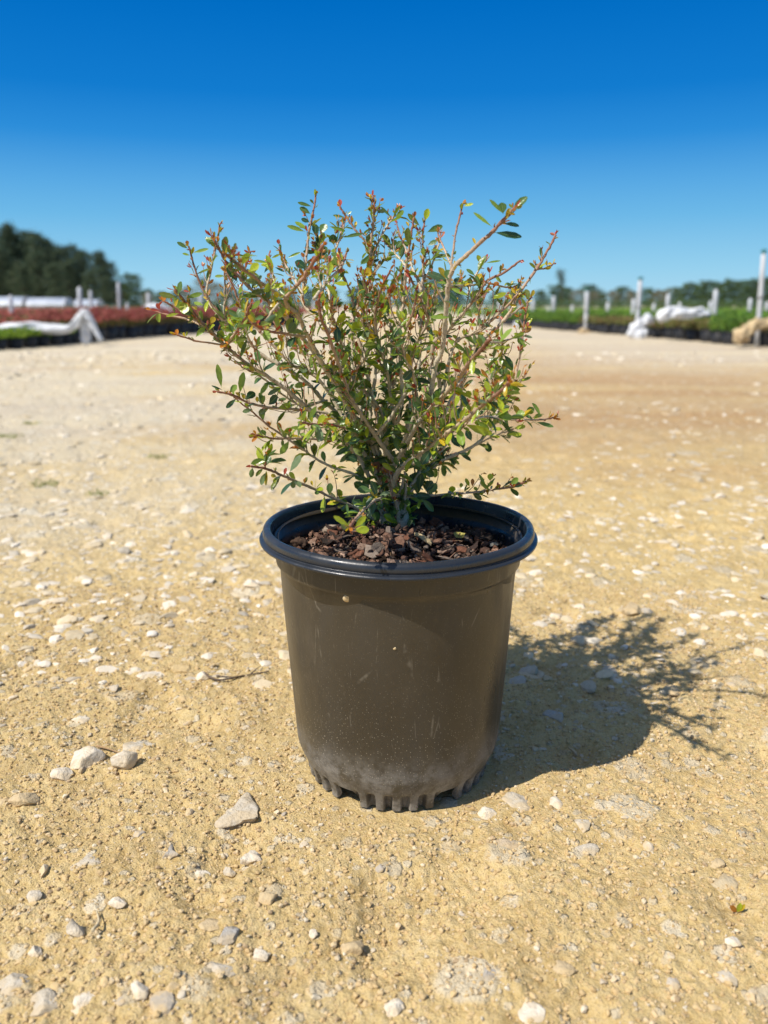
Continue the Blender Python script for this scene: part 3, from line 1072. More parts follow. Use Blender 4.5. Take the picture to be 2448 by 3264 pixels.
def grow(spec, dy, r0, r1, side=1.0, lf=1.0, start=None, warm=0.5, tip='bud', t0=0.0, name='branch', shoots=None, redness=0.0):
    """one branch with its side twigs in one mesh, its leaves in a child mesh"""
    pts = px(spec)
    Y0 = depth_at(*pts[0]) if start is None else TRY + start
    cum = np.concatenate([[0], np.cumsum([math.dist(pts[i], pts[i + 1]) for i in range(len(pts) - 1)])])
    tt = cum / cum[-1]
    Y1 = TRY + dy
    Ys = Y0 + (Y1 - Y0) * tt
    W3 = np.array([P(u, v, Y)[:] for (u, v), Y in zip(pts, Ys)])
    Lm = np.sum(np.linalg.norm(np.diff(W3, axis=0), axis=1))
    n = max(10, int(Lm / 0.0022))
    path = catmull(W3, n)
    wob = gs.normal(0, 0.00014, path.shape); wob[0] = 0; wob[-1] = 0
    path = path + wob
    t = np.linspace(0, 1, n)
    rad = r0 + (r1 - r0) * t ** 0.85
    rad = rad * (1 + 0.10 * np.sin(np.arange(n) * 1.9 + gs.uniform(0, 6)) + gs.normal(0, 0.05, n))
    wacc, lacc = Acc(), Acc()
    cb = bark(np.clip(t0 + (1 - t0) * t + redness, 0, 1), gs.normal(0, 0.08))
    wacc.tube(path, rad, cb, 8)
    # dense history for depth lookups
    fine = catmull(np.array([(a, b) for a, b in pts]), 40)
    TRACKS.append(([tuple(q) for q in fine], list(np.interp(np.linspace(0, 1, 40), np.linspace(0, 1, len(Ys)), Ys)), path))
    T = np.gradient(path, axis=0); T /= np.linalg.norm(T, axis=1)[:, None]
    # nodes, thorny spurs, leaves
    s = gs.uniform(0.002, 0.005); az = gs.uniform(0, 6.28)
    step = Lm / (n - 1)
    zc = path[:, 2]
    while s < Lm:
        i = min(n - 1, int(s / step)); tl = s / Lm
        tan = T[i]
        side_v = unit(np.cross(tan, UP + 0.01)); up_v = np.cross(side_v, tan)
        az += 2.4 + gs.normal(0, 0.4)
        o = side_v * math.cos(az) + up_v * math.sin(az)
        p = path[i] + o * rad[i] * 0.8
        low = p[2] < 0.20
        if gs.uniform() < 0.55:          # small spur at the node
            wacc.tube(np.array([p, p + unit(o + tan * 0.6) * gs.uniform(0.0007, 0.0017)]), np.array([rad[i] * 0.55, 0.0002]), np.tile(cb[i] * 0.8, (2, 1)), 4)
        core = math.exp(-((p[0] - 0.005) / 0.075) ** 2) * math.exp(-((p[2] - 0.205) / 0.055) ** 2)
        dens = (0.13 + 0.87 * lf) * (0.32 + 2.5 * core) * (1.0 if tl < 0.6 else (0.75 if tl < 0.8 else 0.5))
        trunk_ = name == 'trunk' or warm <= 0.3
        if trunk_: dens = 1.0
        if gs.uniform() < dens:
            k = 1 + trunk_ + (gs.uniform() < 0.6) + (gs.uniform() < 0.4)
            for q in range(k):
                dd = unit(o * 0.8 + tan * 0.55 + gs.normal(0, 0.45, 3))
                nn = unit(UP * 0.9 + TOSUN * 0.5 + gs.normal(0, 0.6, 3))
                wm = warm * (0.25 + 0.9 * tl)
                colr = pick({'dark': 1.3 * (1 - 0.6 * wm), 'mid': 1.9, 'green': 2.0, 'sage': 0.8, 'olive': 1.0, 'lime': 3.4 * wm + 0.5, 'gold': 1.3 * wm * tl, 'orange': 0.35 * wm * tl})
                LL = gs.uniform(0.0062, 0.0110) * (1.0 if tl < 0.85 else 0.7) * (1.15 if trunk_ else 1.0)
                leaf(lacc, p, dd, nn, LL, LL * gs.uniform(0.30, 0.46), colr, gs.uniform(-0.1, 0.3), gs.uniform(0.1, 0.5))
        elif gs.uniform() < 0.55:        # short warm leaflet cluster
            for q in range(gs.integers(1, 4)):
                dd = unit(o * 0.7 + tan * 0.3 + UP * 0.5 + gs.normal(0, 0.35, 3))
                LL = gs.uniform(0.0022, 0.0052)
                leaf(lacc, p, dd, gs.normal(size=3), LL, LL * gs.uniform(0.28, 0.45), pick({'lime': 1.5, 'gold': 2, 'orange': 2.0 * warm, 'red': 1.6 * warm, 'olive': 1}), 0.1, 0.4)
        s += gs.uniform(0.0026, 0.0056)
    ns = int((shoots if shoots is not None else int(side * Lm / 0.016)) * 2.7)
    for q in range(ns):
        tl = gs.uniform(0.22, 0.88); i = int(tl * (n - 1))
        tan = T[i]; rnd = unit(gs.normal(size=3) * np.array([1, 1.2, 0.8])); rnd = unit(rnd - tan * (rnd @ tan))
        d = unit(tan * 0.75 + rnd * 0.65 + UP * 0.30)
        side_shoot(wacc, lacc, path[i], d, gs.uniform(0.008, 0.024) * (1.0 if tl < 0.6 else 0.55) * (1.0 if path[i][2] < 0.29 else 0.6), max(0.00038, rad[i] * 0.42), 0.65 * lf + 0.15, warm)
    if tip == 'bud': bud(lacc, path[-1], T[-1], 1.15)
    b = wacc.build(name, M_TWIG)
    b.location = -Vector(SH0)
    b.parent = shrub
    if lacc.n:
        l = lacc.build('leaves', M_LEAF)
        l.parent = b
    WOODCOUNT[0] += 1
    return b


# two stems out of the soil
grow('D 440,1290 430,1215 420,1120 385,1000 345,880 300,780', -0.004, 0.0046, 0.0030, side=0.5, lf=1.5, start=0.0, warm=0.15, tip=None, name='trunk', t0=0, shoots=7)
grow('D 300,1280 300,1190 285,1080 275,960 262,850 235,720', 0.006, 0.0038, 0.0026, side=0.5, lf=1.5, start=0.006, warm=0.15, tip=None, name='trunk', t0=0, shoots=7)
grow('D 400,1080 470,960 540,880 620,790 720,725 820,690', 0.045, 0.0026, 0.0018, side=0.5, lf=1.5, start=0.004, warm=0.2, tip=None, name='trunk', shoots=5)

BR = [
 # spec, depth, r0, r1, kwargs
 ('D 365,745 290,650 205,520 150,440 60,300 0,160 A 1390,1360 1310,1140 1255,1000 1235,860', -0.062, .0022, .0008, dict(warm=.9, lf=.5)),
 ('D 350,900 400,800 520,700 640,620 780,510 900,420 1020,320 1150,220 1200,160', -0.092, .0026, .0009, dict(warm=1.0, lf=.6, shoots=11)),
 ('D 340,800 420,670 520,480 600,380 720,260 830,130 900,30 B 1000,1230 1065,1155', -0.075, .0024, .0010, dict(warm=.8, lf=.45)),
 ('D 230,540 320,440 400,310 480,160 B 480,1300 540,1150 610,1010 570,900 500,740 465,670', -0.035, .0020, .0006, dict(warm=.8, lf=.5)),
 ('D 420,700 470,520 540,400 700,250 B 640,1220 750,1100 860,970 960,850 1040,730 1160,670 1285,580', -0.030, .0022, .0007, dict(warm=.8, lf=.5)),
 ('D 640,790 720,725 900,650 1010,570 1085,465 1150,330 1200,250 1240,170 B 1280,1290 1305,1130 1315,1020 1345,880', 0.035, .0020, .0006, dict(warm=1.0, lf=.9, shoots=12)),
 ('D 600,640 700,450 800,250 880,80 B 950,1210 1080,1100 1200,970 1290,800 1400,650 1490,500 1545,390', 0.010, .0021, .0008, dict(warm=.4, lf=.25, shoots=3)),
 ('B 1400,645 1465,635 1525,605', 0.012, .0008, .0005, dict(lf=.2, shoots=0, t0=.7)),
 ('D 520,760 640,480 700,300 B 800,1200 950,1110 1080,1010 1200,900 1265,830 1285,840', -0.010, .0020, .0007, dict(warm=.7, lf=.4)),
 ('B 1050,1110 1160,1025 1240,960 1330,890 1365,850', 0.02, .0011, .0006, dict(warm=1.0, lf=.4, shoots=0)),
 ('D 540,560 620,300 660,50 B 720,1200 745,900 760,740 800,630 900,530 1010,430 1080,370 1180,260 1250,195', -0.055, .0023, .0010, dict(warm=.4, lf=.10, shoots=1)),
 ('B 775,650 790,520 820,340 845,240 866,160', -0.030, .0010, .0005, dict(lf=.12, shoots=0, t0=.6)),
 ('B 772,600 735,510 700,430 680,360', -0.020, .0009, .0005, dict(lf=.3, shoots=0, t0=.5)),
 ('D 440,600 480,300 540,20 B 555,1100 568,780 575,560 570,400 585,275', 0.030, .0020, .0006, dict(warm=.5, lf=.5)),
 ('D 380,500 420,250 B 395,1200 430,850 450,600 480,430 505,265', -0.020, .0019, .0006, dict(warm=.6, lf=.45)),
 ('D 300,700 240,420 170,150 B 150,1050 180,800 185,520 200,350 215,190 205,110', 0.0, .0020, .0006, dict(warm=.7, lf=.45)),
 ('B 150,880 235,630 350,530 430,430', 0.02, .0012, .0007, dict(warm=.5, lf=.7)),
 ('B 190,620 230,480 300,340 350,270 390,185', 0.012, .0011, .0006, dict(warm=.5, lf=.3, shoots=2)),
 ('D 262,800 180,500 A 1660,1300 1640,900 1615,640 1610,490 1520,370 1440,260 1390,180', 0.025, .0019, .0006, dict(warm=.4, lf=.35, shoots=2)),
 ('B 450,620 360,520 285,435', 0.01, .0009, .0005, dict(warm=.4, lf=.3, shoots=1)),
 ('B 560,800 470,560 420,430 380,310', 0.045, .0010, .0005, dict(warm=.4, lf=.2, shoots=2)),
 ('B 560,760 640,600 690,450 705,370', 0.04, .0010, .0005, dict(warm=.4, lf=.3, shoots=2)),
 ('D 230,620 C 1500,420 1380,200 A 1290,1380 1220,1250 1150,1130 1085,985 990,870 1110,720 1190,600 1265,465', -0.070, .0024, .0009, dict(warm=.9, lf=.35, shoots=6)),
 ('A 1010,860 880,790 750,690 620,590 540,520', -0.080, .0013, .0008, dict(warm=1.0, lf=.5, shoots=5, t0=.5)),
 ('A 950,880 880,970 800,1105', -0.055, .0012, .0007, dict(lf=.15, shoots=0, tip=None)),
 ('C 1450,330 A 1230,1300 1080,1100 960,960 880,890 740,790 650,700 560,590 495,480 455,400', -0.045, .0019, .0007, dict(warm=.9, lf=.4, redness=.1)),
 ('C 1580,700 1450,480 1300,220 1150,60 A 1050,1350 900,1200 700,980 620,800 560,660', 0.0, .0020, .0007, dict(warm=.6, lf=.5)),
 ('C 1600,620 1430,440 1250,270 1100,120 A 850,1290 700,1160 600,1060 520,1000 450,900 380,780 320,620 280,475', 0.015, .0021, .0006, dict(warm=.5, lf=.30, shoots=5)),
 ('A 560,1060 430,890 410,810 450,620 480,480 510,310', 0.03, .0012, .0006, dict(warm=.6, lf=.25, shoots=2)),
 ('A 540,1010 545,800 545,620', 0.01, .0010, .0006, dict(warm=.7, lf=.7, shoots=2)),
 ('C 1610,860 1520,700 1400,560 1250,430 1100,300 940,170 820,90 A 700,1330 560,1210 430,1085 350,1000 250,880 180,790', -0.030, .0024, .0008, dict(warm=.7, lf=.4, shoots=9)),
 ('A 450,1100 330,1010 200,935 90,870', -0.025, .0011, .0006, dict(warm=.9, lf=.5, shoots=1, t0=.5)),
 ('A 420,1070 270,1010 120,975 5,940', -0.010, .0010, .0005, dict(warm=.6, lf=.3, shoots=0, t0=.5)),
 ('A 570,1210 520,1195 330,1165 190,1120', -0.03, .0009, .0005, dict(warm=.8, lf=.35, shoots=0, t0=.5)),
 ('A 560,1190 620,1110 690,1010 740,890', -0.05, .0012, .0007, dict(warm=.9, lf=1.0, shoots=2, redness=.4)),
 ('A 1140,1140 960,1110 820,1080 750,1035', -0.085, .0012, .0007, dict(warm=1.0, lf=.3, shoots=1, redness=.5)),
 ('A 680,1010 720,1150 760,1220', -0.03, .0009, .0005, dict(warm=.6, lf=.9, shoots=1)),
 ('A 1010,900 920,750 890,640 870,530', 0.0, .0011, .0006, dict(warm=.6, lf=.6, shoots=1)),
 ('A 1120,830 1070,740 990,600 945,480', 0.0, .0011, .0006, dict(warm=.5, lf=.3, shoots=1)),
 ('A 660,720 700,620 735,510', 0.0, .0009, .0005, dict(warm=.8, lf=.3, shoots=0, redness=.4)),
 ('D 130,440 100,300 60,100 A 1450,1250 1300,1060 1120,900 1130,720 1150,480 1170,330 1200,190 1215,90', 0.02, .0019, .0006, dict(warm=.5, lf=.35, shoots=4)),
 ('A 1310,1100 1270,850 1240,700 1232,540 1220,380', 0.03, .0013, .0006, dict(warm=.6, lf=.7)),
 ('A 1320,1000 1310,720 1350,530 1400,370 1412,300', -0.01, .0013, .0006, dict(warm=.6, lf=.6, shoots=3)),
 ('A 1200,860 1290,740 1400,620 1440,520', -0.04, .0012, .0006, dict(warm=1.0, lf=.7, shoots=3)),
 ('C 1560,600 1470,510 1400,470 1300,390 1250,375 1050,355 880,345 720,310 600,250 490,225', -0.02, .0017, .0007, dict(warm=.5, lf=.35, shoots=2)),
 ('C 1300,290 1130,330 1000,270 870,160 800,110 700,60 640,20', -0.01, .0012, .0005, dict(warm=.9, lf=.5, shoots=3)),
 ('C 1610,880 1490,830 1310,770 1200,710 1130,660 1000,570 870,480 740,370 640,290', -0.01, .0015, .0005, dict(warm=.9, lf=.45, shoots=2)),
 ('C 1640,600 1500,585 1250,575 1050,570 900,570 780,545', -0.05, .0014, .0006, dict(warm=.8, lf=.45, shoots=3)),
 ('C 1660,1180 1540,1100 1420,1040 1300,990 1130,910 960,840 840,790 740,775', -0.045, .0016, .0007, dict(warm=.8, lf=.35, shoots=1)),
 ('C 842,790 845,730 850,670', -0.05, .0007, .0005, dict(warm=.8, lf=.8, shoots=0, t0=.7, redness=.3)),
 ('C 1620,600 1560,560 1470,510 1350,475 1200,465 1115,455', -0.07, .0013, .0006, dict(warm=1.0, lf=.6, shoots=3, redness=.25)),
 ('D 385,1030 440,1000 600,992 800,975 950,965 1100,945 1230,925 1330,885', -0.02, .0014, .0006, dict(warm=.9, lf=.35, shoots=3)),
 ('D 900,440 1050,412 1180,430 1330,435 1470,430 1555,408', 0.0, .0010, .0005, dict(warm=.6, lf=.35, shoots=0)),
 ('D 960,620 1100,550 1200,515 1240,500', 0.03, .0010, .0005, dict(warm=.6, lf=.9, shoots=0)),
 ('D 300,960 290,1000 C 1640,1030 1560,1100 1500,1170 1465,1215', -0.080, .0015, .0009, dict(warm=.5, lf=.1, shoots=0)),
 ('D 1190,270 1170,140 1155,0 B 1150,1180', -0.02, .0008, .0005, dict(warm=1.0, lf=.9, shoots=3)),
 ('B 1060,1180 1165,1170 1290,1120 1345,1075', -0.03, .0008, .0005, dict(warm=1.0, lf=.5, shoots=0, redness=.3)),
 ('D 1100,420 1130,300 1050,200 1080,100 1110,20', 0.05, .0010, .0005, dict(warm=1.0, lf=.9, shoots=4)),
 ('D 330,800 300,500 330,200 B 340,1100 300,900 350,760 420,650', 0.055, .0019, .0007, dict(warm=.3, lf=.8)),
 ('D 500,760 650,450 620,150 B 650,1100 620,950 700,800 840,760 850,680', 0.060, .0019, .0007, dict(warm=.4, lf=.7)),
 ('D 250,800 120,600 C 1500,600 1420,330 1330,100 A 1130,1250 1000,1150 900,1020 780,900', 0.060, .0019, .0007, dict(warm=.4, lf=.7)),
 ('D 600,800 750,600 850,350 860,120 B 960,1250 985,1060 990,900 1040,800', 0.055, .0018, .0006, dict(warm=.5, lf=.6)),
 ('B 740,760 900,760 1050,745 1190,775 1250,765', 0.0, .0010, .0005, dict(warm=.4, lf=.4, shoots=0)),
 ('B 900,830 940,720 1000,620 1030,580', 0.0, .0010, .0005, dict(warm=.5, lf=.9, shoots=0)),
 ('D 420,1000 560,800 600,620 720,500 800,330', 0.03, .0016, .0008, dict(warm=.2, lf=1.4)),
 ('D 280,900 150,760 60,640 C 1500,640 1420,500', 0.03, .0016, .0008, dict(warm=.2, lf=1.4)),
 ('D 300,850 330,620 300,400 350,200 330,50', 0.02, .0016, .0008, dict(warm=.2, lf=1.4)),
 ('D 340,860 450,700 560,560 600,300 560,100', 0.02, .0016, .0008, dict(warm=.2, lf=1.4)),
 ('D 250,700 150,400 110,150 A 1560,1300 1500,1050 1480,850 1400,650 1380,560', 0.02, .0018, .0006, dict(warm=.7, lf=.9)),
 ('D 320,650 250,350 60,120 A 1600,1250 1560,1000 1590,800 1560,700', -0.03, .0018, .0006, dict(warm=.8, lf=.9)),
 ('C 1530,600 1470,350 A 1430,1350 1390,1150 1330,950 1350,800', -0.045, .0016, .0006, dict(warm=.8, lf=.9)),
 ('D 380,600 340,300 300,50 B 250,1200 220,1000 260,800 330,650', -0.04, .0017, .0006, dict(warm=.8, lf=.9)),
 ('D 280,740 120,350 B 60,1300 50,1050 110,850 90,700', 0.04, .0017, .0006, dict(warm=.6, lf=.9)),
 ('D 420,620 520,350 500,100 B 420,1200 500,950 530,800', -0.05, .0017, .0006, dict(warm=.8, lf=.8)),
 ('D 250,850 170,650 60,500 30,250 60,60', 0.03, .0016, .0008, dict(warm=.3, lf=1.3)),
]
for sp_, dy, r0, r1, kw in BR:
    grow(sp_, dy * 1.5, r0 * 0.66, r1 * 0.9, **kw)


# clearly visible single leaves, placed by hand on the outer twigs: base, tip, width, colour
SINGLES = """
B 1225,225 1335,100 60 glossy|B 1160,235 1150,150 62 mid|B 1165,235 1063,128 30 green|B 1080,330 943,222 26 green|B 1160,305 1282,320 34 dark|B 1095,370 1296,408 50 dark|B 1180,215 1250,240 18 gold
B 1235,215 1265,170 28 orange|B 868,178 942,160 24 lime|B 590,285 610,195 44 lime|B 600,370 718,320 44 mid|B 605,465 672,430 36 mid|B 370,265 430,210 36 green|B 340,260 262,182 18 mid|B 550,325 460,232 34 olive
B 370,490 415,435 46 glossy|B 190,560 115,600 44 glossy|B 750,720 760,640 56 mid|B 665,740 780,735 26 green|B 1180,740 1215,760 22 mid|B 1145,745 1108,685 26 green|B 1000,600 970,538 34 lime|B 1030,595 1145,575 14 green
B 955,690 893,636 30 mid|B 1075,860 1185,812 36 lime|B 650,890 508,872 28 lime|B 775,995 625,990 32 green|B 940,1000 870,920 44 green|B 915,1265 752,1155 34 green|B 965,1205 860,1090 36 green|B 1040,1225 1220,1210 26 lime
B 845,895 745,800 34 dark|B 920,840 780,780 30 green|B 1350,870 1328,785 44 olive|B 1360,850 1392,792 28 gold|B 1310,1095 1370,1060 24 gold|B 1295,1080 1278,1020 22 olive|B 1290,850 1300,835 30 gold|B 985,745 990,670 56 gold
A 1290,400 1240,350 10 mid|A 275,490 195,440 32 mid|A 310,520 425,490 24 green|A 290,540 235,522 22 green|A 275,465 265,430 26 orange|A 480,410 398,415 20 green|A 470,480 450,440 30 olive|A 470,440 450,390 26 orange|A 490,435 495,395 26 orange
A 1135,365 1003,320 32 green|A 1185,180 1080,150 26 mid|A 1175,235 1095,185 38 mid|A 1170,297 1107,270 30 dark|A 1210,400 1210,305 52 dark|A 1250,380 1285,305 62 mid|A 1410,410 1558,378 30 mid|A 1430,260 1338,243 18 mid|A 1440,240 1475,218 14 green
A 1345,460 1340,385 62 dark|A 1310,325 1430,360 26 green|A 1395,180 1390,125 28 red|A 940,460 938,420 28 red|A 1000,560 1098,515 18 green|A 870,595 757,575 20 green|A 885,560 948,532 16 lime|A 910,625 985,655 18 dark
A 745,775 815,685 36 dark|A 720,665 795,600 60 lime|A 640,735 565,620 62 dark|A 545,690 470,692 22 green|A 1235,545 1295,478 60 mid|A 1145,640 1065,580 60 dark|A 1450,640 1345,740 30 mid
A 205,850 55,820 40 olive|A 200,830 222,730 44 glossy|A 210,840 175,760 30 green|A 255,855 378,815 34 green|A 205,855 180,915 24 gold|A 300,900 230,935 84 lime|A 210,965 110,985 22 lime|A 390,905 318,885 30 green|A 330,1140 398,1068 40 green
A 195,1125 195,1080 30 orange|A 500,1025 600,1085 74 green|A 440,1040 470,990 40 gold|A 645,1190 570,1115 64 green|A 680,1000 560,940 40 mid|A 690,1010 640,930 56 glossy|A 735,945 800,870 36 green|A 750,1035 735,975 50 gold
A 640,1045 570,1010 50 lime|A 880,1000 990,965 50 green|A 760,1010 830,990 30 mid|A 70,940 45,890 30 red|A 65,945 0,935 20 red|A 90,880 95,850 40 orange|A 735,1105 745,1105 40 mid|A 900,820 940,830 44 gold|A 975,1000 1020,880 50 gold|A 1160,1460 1110,1330 60 lime
A 1520,1130 1500,1025 56 lime|A 1560,1140 1620,1090 56 sage|A 1340,745 1448,745 40 lime|A 1560,680 1620,650 60 gold|A 1540,610 1636,535 42 mid
C 522,200 490,25 42 green|C 530,215 447,182 14 dark|C 580,235 632,178 46 green|C 655,240 680,85 50 green|C 700,285 765,225 60 dark|C 685,285 680,245 26 gold|C 800,260 858,165 44 green|C 865,325 935,255 60 dark|C 820,325 835,255 30 green
C 785,310 780,262 24 gold|C 750,355 675,375 32 sage|C 870,350 795,390 30 sage|C 935,345 1030,325 46 lime|C 680,305 615,295 16 lime|C 955,535 940,452 34 orange|C 1000,560 975,535 36 sage|C 1035,570 1015,520 34 olive|C 1045,560 1048,508 20 gold
C 845,565 780,540 38 lime|C 1110,630 1140,590 30 lime|C 1020,820 1105,690 60 sage|C 1055,870 1040,938 42 sage|C 850,815 810,912 44 sage|C 850,770 880,700 50 sage|C 925,850 885,840 30 gold|C 845,740 782,745 22 lime|C 860,695 925,652 14 mid
C 1065,870 1020,820 40 lime|C 1310,985 1320,900 50 mid|C 1245,965 1205,975 34 mid|C 1190,920 1180,880 20 gold|C 1400,1000 1390,970 26 gold|C 1450,1080 1395,1090 44 mid|C 1160,435 1215,335 36 green|C 1225,470 1275,395 44 lime|C 1165,500 1030,490 30 green
C 1350,700 1440,640 40 dark|C 1420,730 1500,690 50 dark|C 1460,1215 1345,1140 40 lime|C 1500,1225 1580,1140 44 lime|C 1500,1235 1605,1240 54 lime|C 1480,1225 1465,1245 34 orange|C 1450,1140 1440,1050 20 mid|C 1595,1170 1650,1040 44 sage|C 1395,1150 1430,1240 40 sage
D 1245,400 1320,385 60 green|D 1330,395 1385,345 56 green|D 1440,410 1375,310 44 green|D 1400,450 1535,480 34 mid|D 1310,440 1255,410 34 lime|D 1240,495 1325,480 34 lime|D 1190,540 1298,540 30 lime|D 1060,555 1140,560 26 lime
D 1205,500 1155,380 26 mid|D 1180,320 1120,300 40 mid|D 875,465 1082,540 60 lime|D 1030,330 1120,315 44 mid|D 960,435 1060,505 40 green|D 1045,595 1060,670 52 dark|D 930,590 890,510 50 dark|D 850,640 780,560 50 dark
D 790,970 785,925 52 lime|D 850,935 855,898 30 lime|D 915,925 885,865 28 lime|D 935,925 938,865 30 orange|D 1035,920 985,835 20 green|D 1060,880 1070,830 48 lime|D 1065,955 990,885 30 green|D 1215,910 1270,860 44 green|D 975,950 945,930 26 lime
D 1050,915 1105,860 14 green|D 1120,930 1122,890 16 red|D 1525,425 1560,400 18 orange|D 920,280 895,220 50 lime|D 965,290 960,210 34 gold|D 900,390 935,335 34 orange|D 890,360 865,280 30 lime|D 680,390 730,335 50 gold
D 600,350 590,290 34 orange|D 460,640 450,560 50 lime|D 400,500 370,480 44 lime|D 410,510 400,460 30 gold|D 1100,200 1115,150 44 lime|D 1130,80 1110,30 30 lime|D 1240,200 1270,240 40 green|D 1210,140 1195,100 34 orange|D 500,580 590,690 40 mid
D 590,960 640,880 60 dark|D 620,980 670,900 60 mid|D 560,1010 655,1105 50 mid|D 640,1000 520,990 60 dark|D 430,980 370,940 60 sage|D 350,1150 400,1060 80 dark|D 300,1230 320,1070 70 sage|D 440,1060 510,1200 24 mid|D 400,1060 430,950 90 mid
D 470,960 530,820 90 dark|D 540,960 560,830 60 dark|D 210,1190 240,1110 60 mid|D 250,990 330,970 40 sage|D 270,860 360,820 44 sage|D 290,930 350,900 50 sage|D 240,1000 190,880 50 dark|D 150,960 70,890 70 mid|D 200,960 90,940 60 mid
D 150,880 70,830 60 mid|D 130,1040 60,1050 60 dark|D 180,940 130,880 50 sage|D 200,720 110,690 70 sage|D 290,770 260,710 50 sage|D 180,650 270,690 60 dark|D 640,640 560,760 60 dark|D 560,770 650,850 60 mid|D 720,660 690,760 60 dark
D 780,770 805,790 18 mid|D 160,1010 190,1000 30 gold|D 220,1000 190,960 26 gold|D 75,1250 175,1240 54 lime|D 720,720 840,715 26 mid|D 130,560 20,600 50 dark|D 20,700 90,730 60 dark|D 240,220 180,280 56 dark|D 500,60 430,140 60 dark
"""
FRONT = -0.01
near_acc = Acc()
for tok in SINGLES.replace('\n', '|').split('|'):
    tok = tok.strip()
    if not tok: continue
    rg, a, b, ww, cn = tok.split()
    (p0,), (p1,) = px(rg + ' ' + a), px(rg + ' ' + b)
    Y = depth_at(*p0) + FRONT * 0.2
    A0 = np.array(P(*p0, Y)[:])
    A1 = np.array(P(*p1, Y + gs.normal(0, 0.0015))[:])
    L = np.linalg.norm(A1 - A0)
    Wd = float(ww) * 0.434 * Y / FPX * 1.02
    L = max(L, Wd * 1.1)
    facing = unit(np.array([0, -1.0, 0.35]) + gs.normal(0, 0.22, 3))
    if cn == 'glossy':
        # tilt so that the sun glances off it towards the road
        view = unit(np.array([0, 0, CH]) - A0)
        facing = unit(TOSUN + view); cn = 'mid'
    leaf(near_acc, A0, A1 - A0, facing, L, Wd, LEAFC[cn], gs.uniform(-0.05, 0.12), gs.uniform(0.05, 0.35))
lo = near_acc.build('leaves', M_LEAF)
lo.location = -Vector(SH0)
lo.parent = shrub

# ------------------------------------------------------------------ small litter on the road
M_DRY = mat_col('dry_twig', 0.85, 0.2, 900, 0.0003, 0.5)


def litter(pts, r, colr, name, lab, cat, lift=0.002, extra=None):
    acc = Acc()
    for k_, pl in enumerate([pts] + (extra or [])):
        W3 = []
        for i, (u, v) in enumerate(pl):
            q = G(u, v); W3.append([q.x, q.y, gz(q.x, q.y) + lift + 0.0008 * math.sin(i * 1.7)])
        path = catmull(W3, 16)
        acc.tube(path, np.linspace(r, r * 0.35, 16) * (1 if k_ == 0 else 0.5), np.tile(colr, (16, 1)), 6)
    o = acc.build(name, M_DRY)
    return tag(o, lab, cat)


litter([(655, 2160), (672, 2180), (705, 2184), (770, 2170), (857, 2156)], 0.0011, (0.15, 0.11, 0.08), 'dry_twig', 'thin dark dry twig lying beside a white stone left of the pot', 'twig',
       extra=[[(690, 2170), (740, 2175), (780, 2170)], [(800, 2165), (820, 2152), (832, 2136)]])
litter([(310, 2396), (355, 2406), (402, 2418)], 0.0008, (0.42, 0.28, 0.15), 'dry_straw', 'short brown straw touching the flat grey slab at left', 'straw')
litter([(300, 3010), (318, 2975), (312, 2940)], 0.0009, (0.62, 0.52, 0.34), 'dry_straw', 'pale straw standing up near the pointed stone at front left', 'straw', 0.003)
acc = Acc()
q = G(2349, 2908); z0 = gz(q.x, q.y)
for (dx, dz, ww, cn) in ((-0.0038, 0.0042, 0.0026, 'orange'), (0.0006, 0.0050, 0.0026, 'lime'), (0.0026, 0.0046, 0.0022, 'gold')):
    A0 = np.array([q.x, q.y, z0 + 0.001])
    leaf(acc, A0, np.array([dx, -0.001, dz]), np.array([0, -1, 0.5]), 0.0058, ww, LEAFC[cn], 0.1, 0.3)
tag(acc.build('seedling', M_LEAF), 'tiny seedling with orange and yellow green leaves on bare sand at right', 'seedling')

# ------------------------------------------------------------------ leafy masses
M_FOL = NM('foliage')
_c = M_FOL.attr()
_p = M_FOL.pbr(_c, 0.6, 0.25)
_t = M_FOL.n('ShaderNodeBsdfTranslucent'); M_FOL.put(_t.inputs[0], _c)
_m = M_FOL.n('ShaderNodeMixShader'); _m.inputs[0].default_value = 0.25
M_FOL.t.links.new(_p, _m.inputs[1]); M_FOL.t.links.new(_t.outputs[0], _m.inputs[2])
M_FOL = M_FOL.done(_m.outputs[0])
M_BLACKPOT = mat_simple('black_plastic', (0.014, 0.015, 0.018), (0.022, 0.022, 0.025), 12, 0.5, 0.4)
M_PVC = mat_simple('white_pvc', (0.60, 0.61, 0.63), (0.50, 0.51, 0.53), 8, 0.35, 0.4)
M_TEAL = mat_simple('sprinkler_plastic', (0.02, 0.16, 0.15), (0.03, 0.12, 0.12), 30, 0.5, 0.4)
M_GREY = mat_simple('pipe_coupling', (0.42, 0.42, 0.43), (0.36, 0.36, 0.37), 30, 0.5, 0.4)
M_CLOTH = mat_simple('frost_cloth_white', (0.72, 0.73, 0.75), (0.52, 0.54, 0.57), 14, 0.8, 0.2, 0.01)
M_CLOTHB = mat_simple('frost_cloth_dusty', (0.56, 0.44, 0.26), (0.40, 0.29, 0.17), 10, 0.8, 0.2, 0.01)
M_WOOD = mat_simple('tree_bark', (0.13, 0.10, 0.08), (0.07, 0.055, 0.045), 3, 0.9, 0.1)
M_POLY = mat_simple('greenhouse_film', (0.46, 0.50, 0.57), (0.30, 0.34, 0.42), 0.9, 0.35, 0.4)
gb = np.random.default_rng(314)


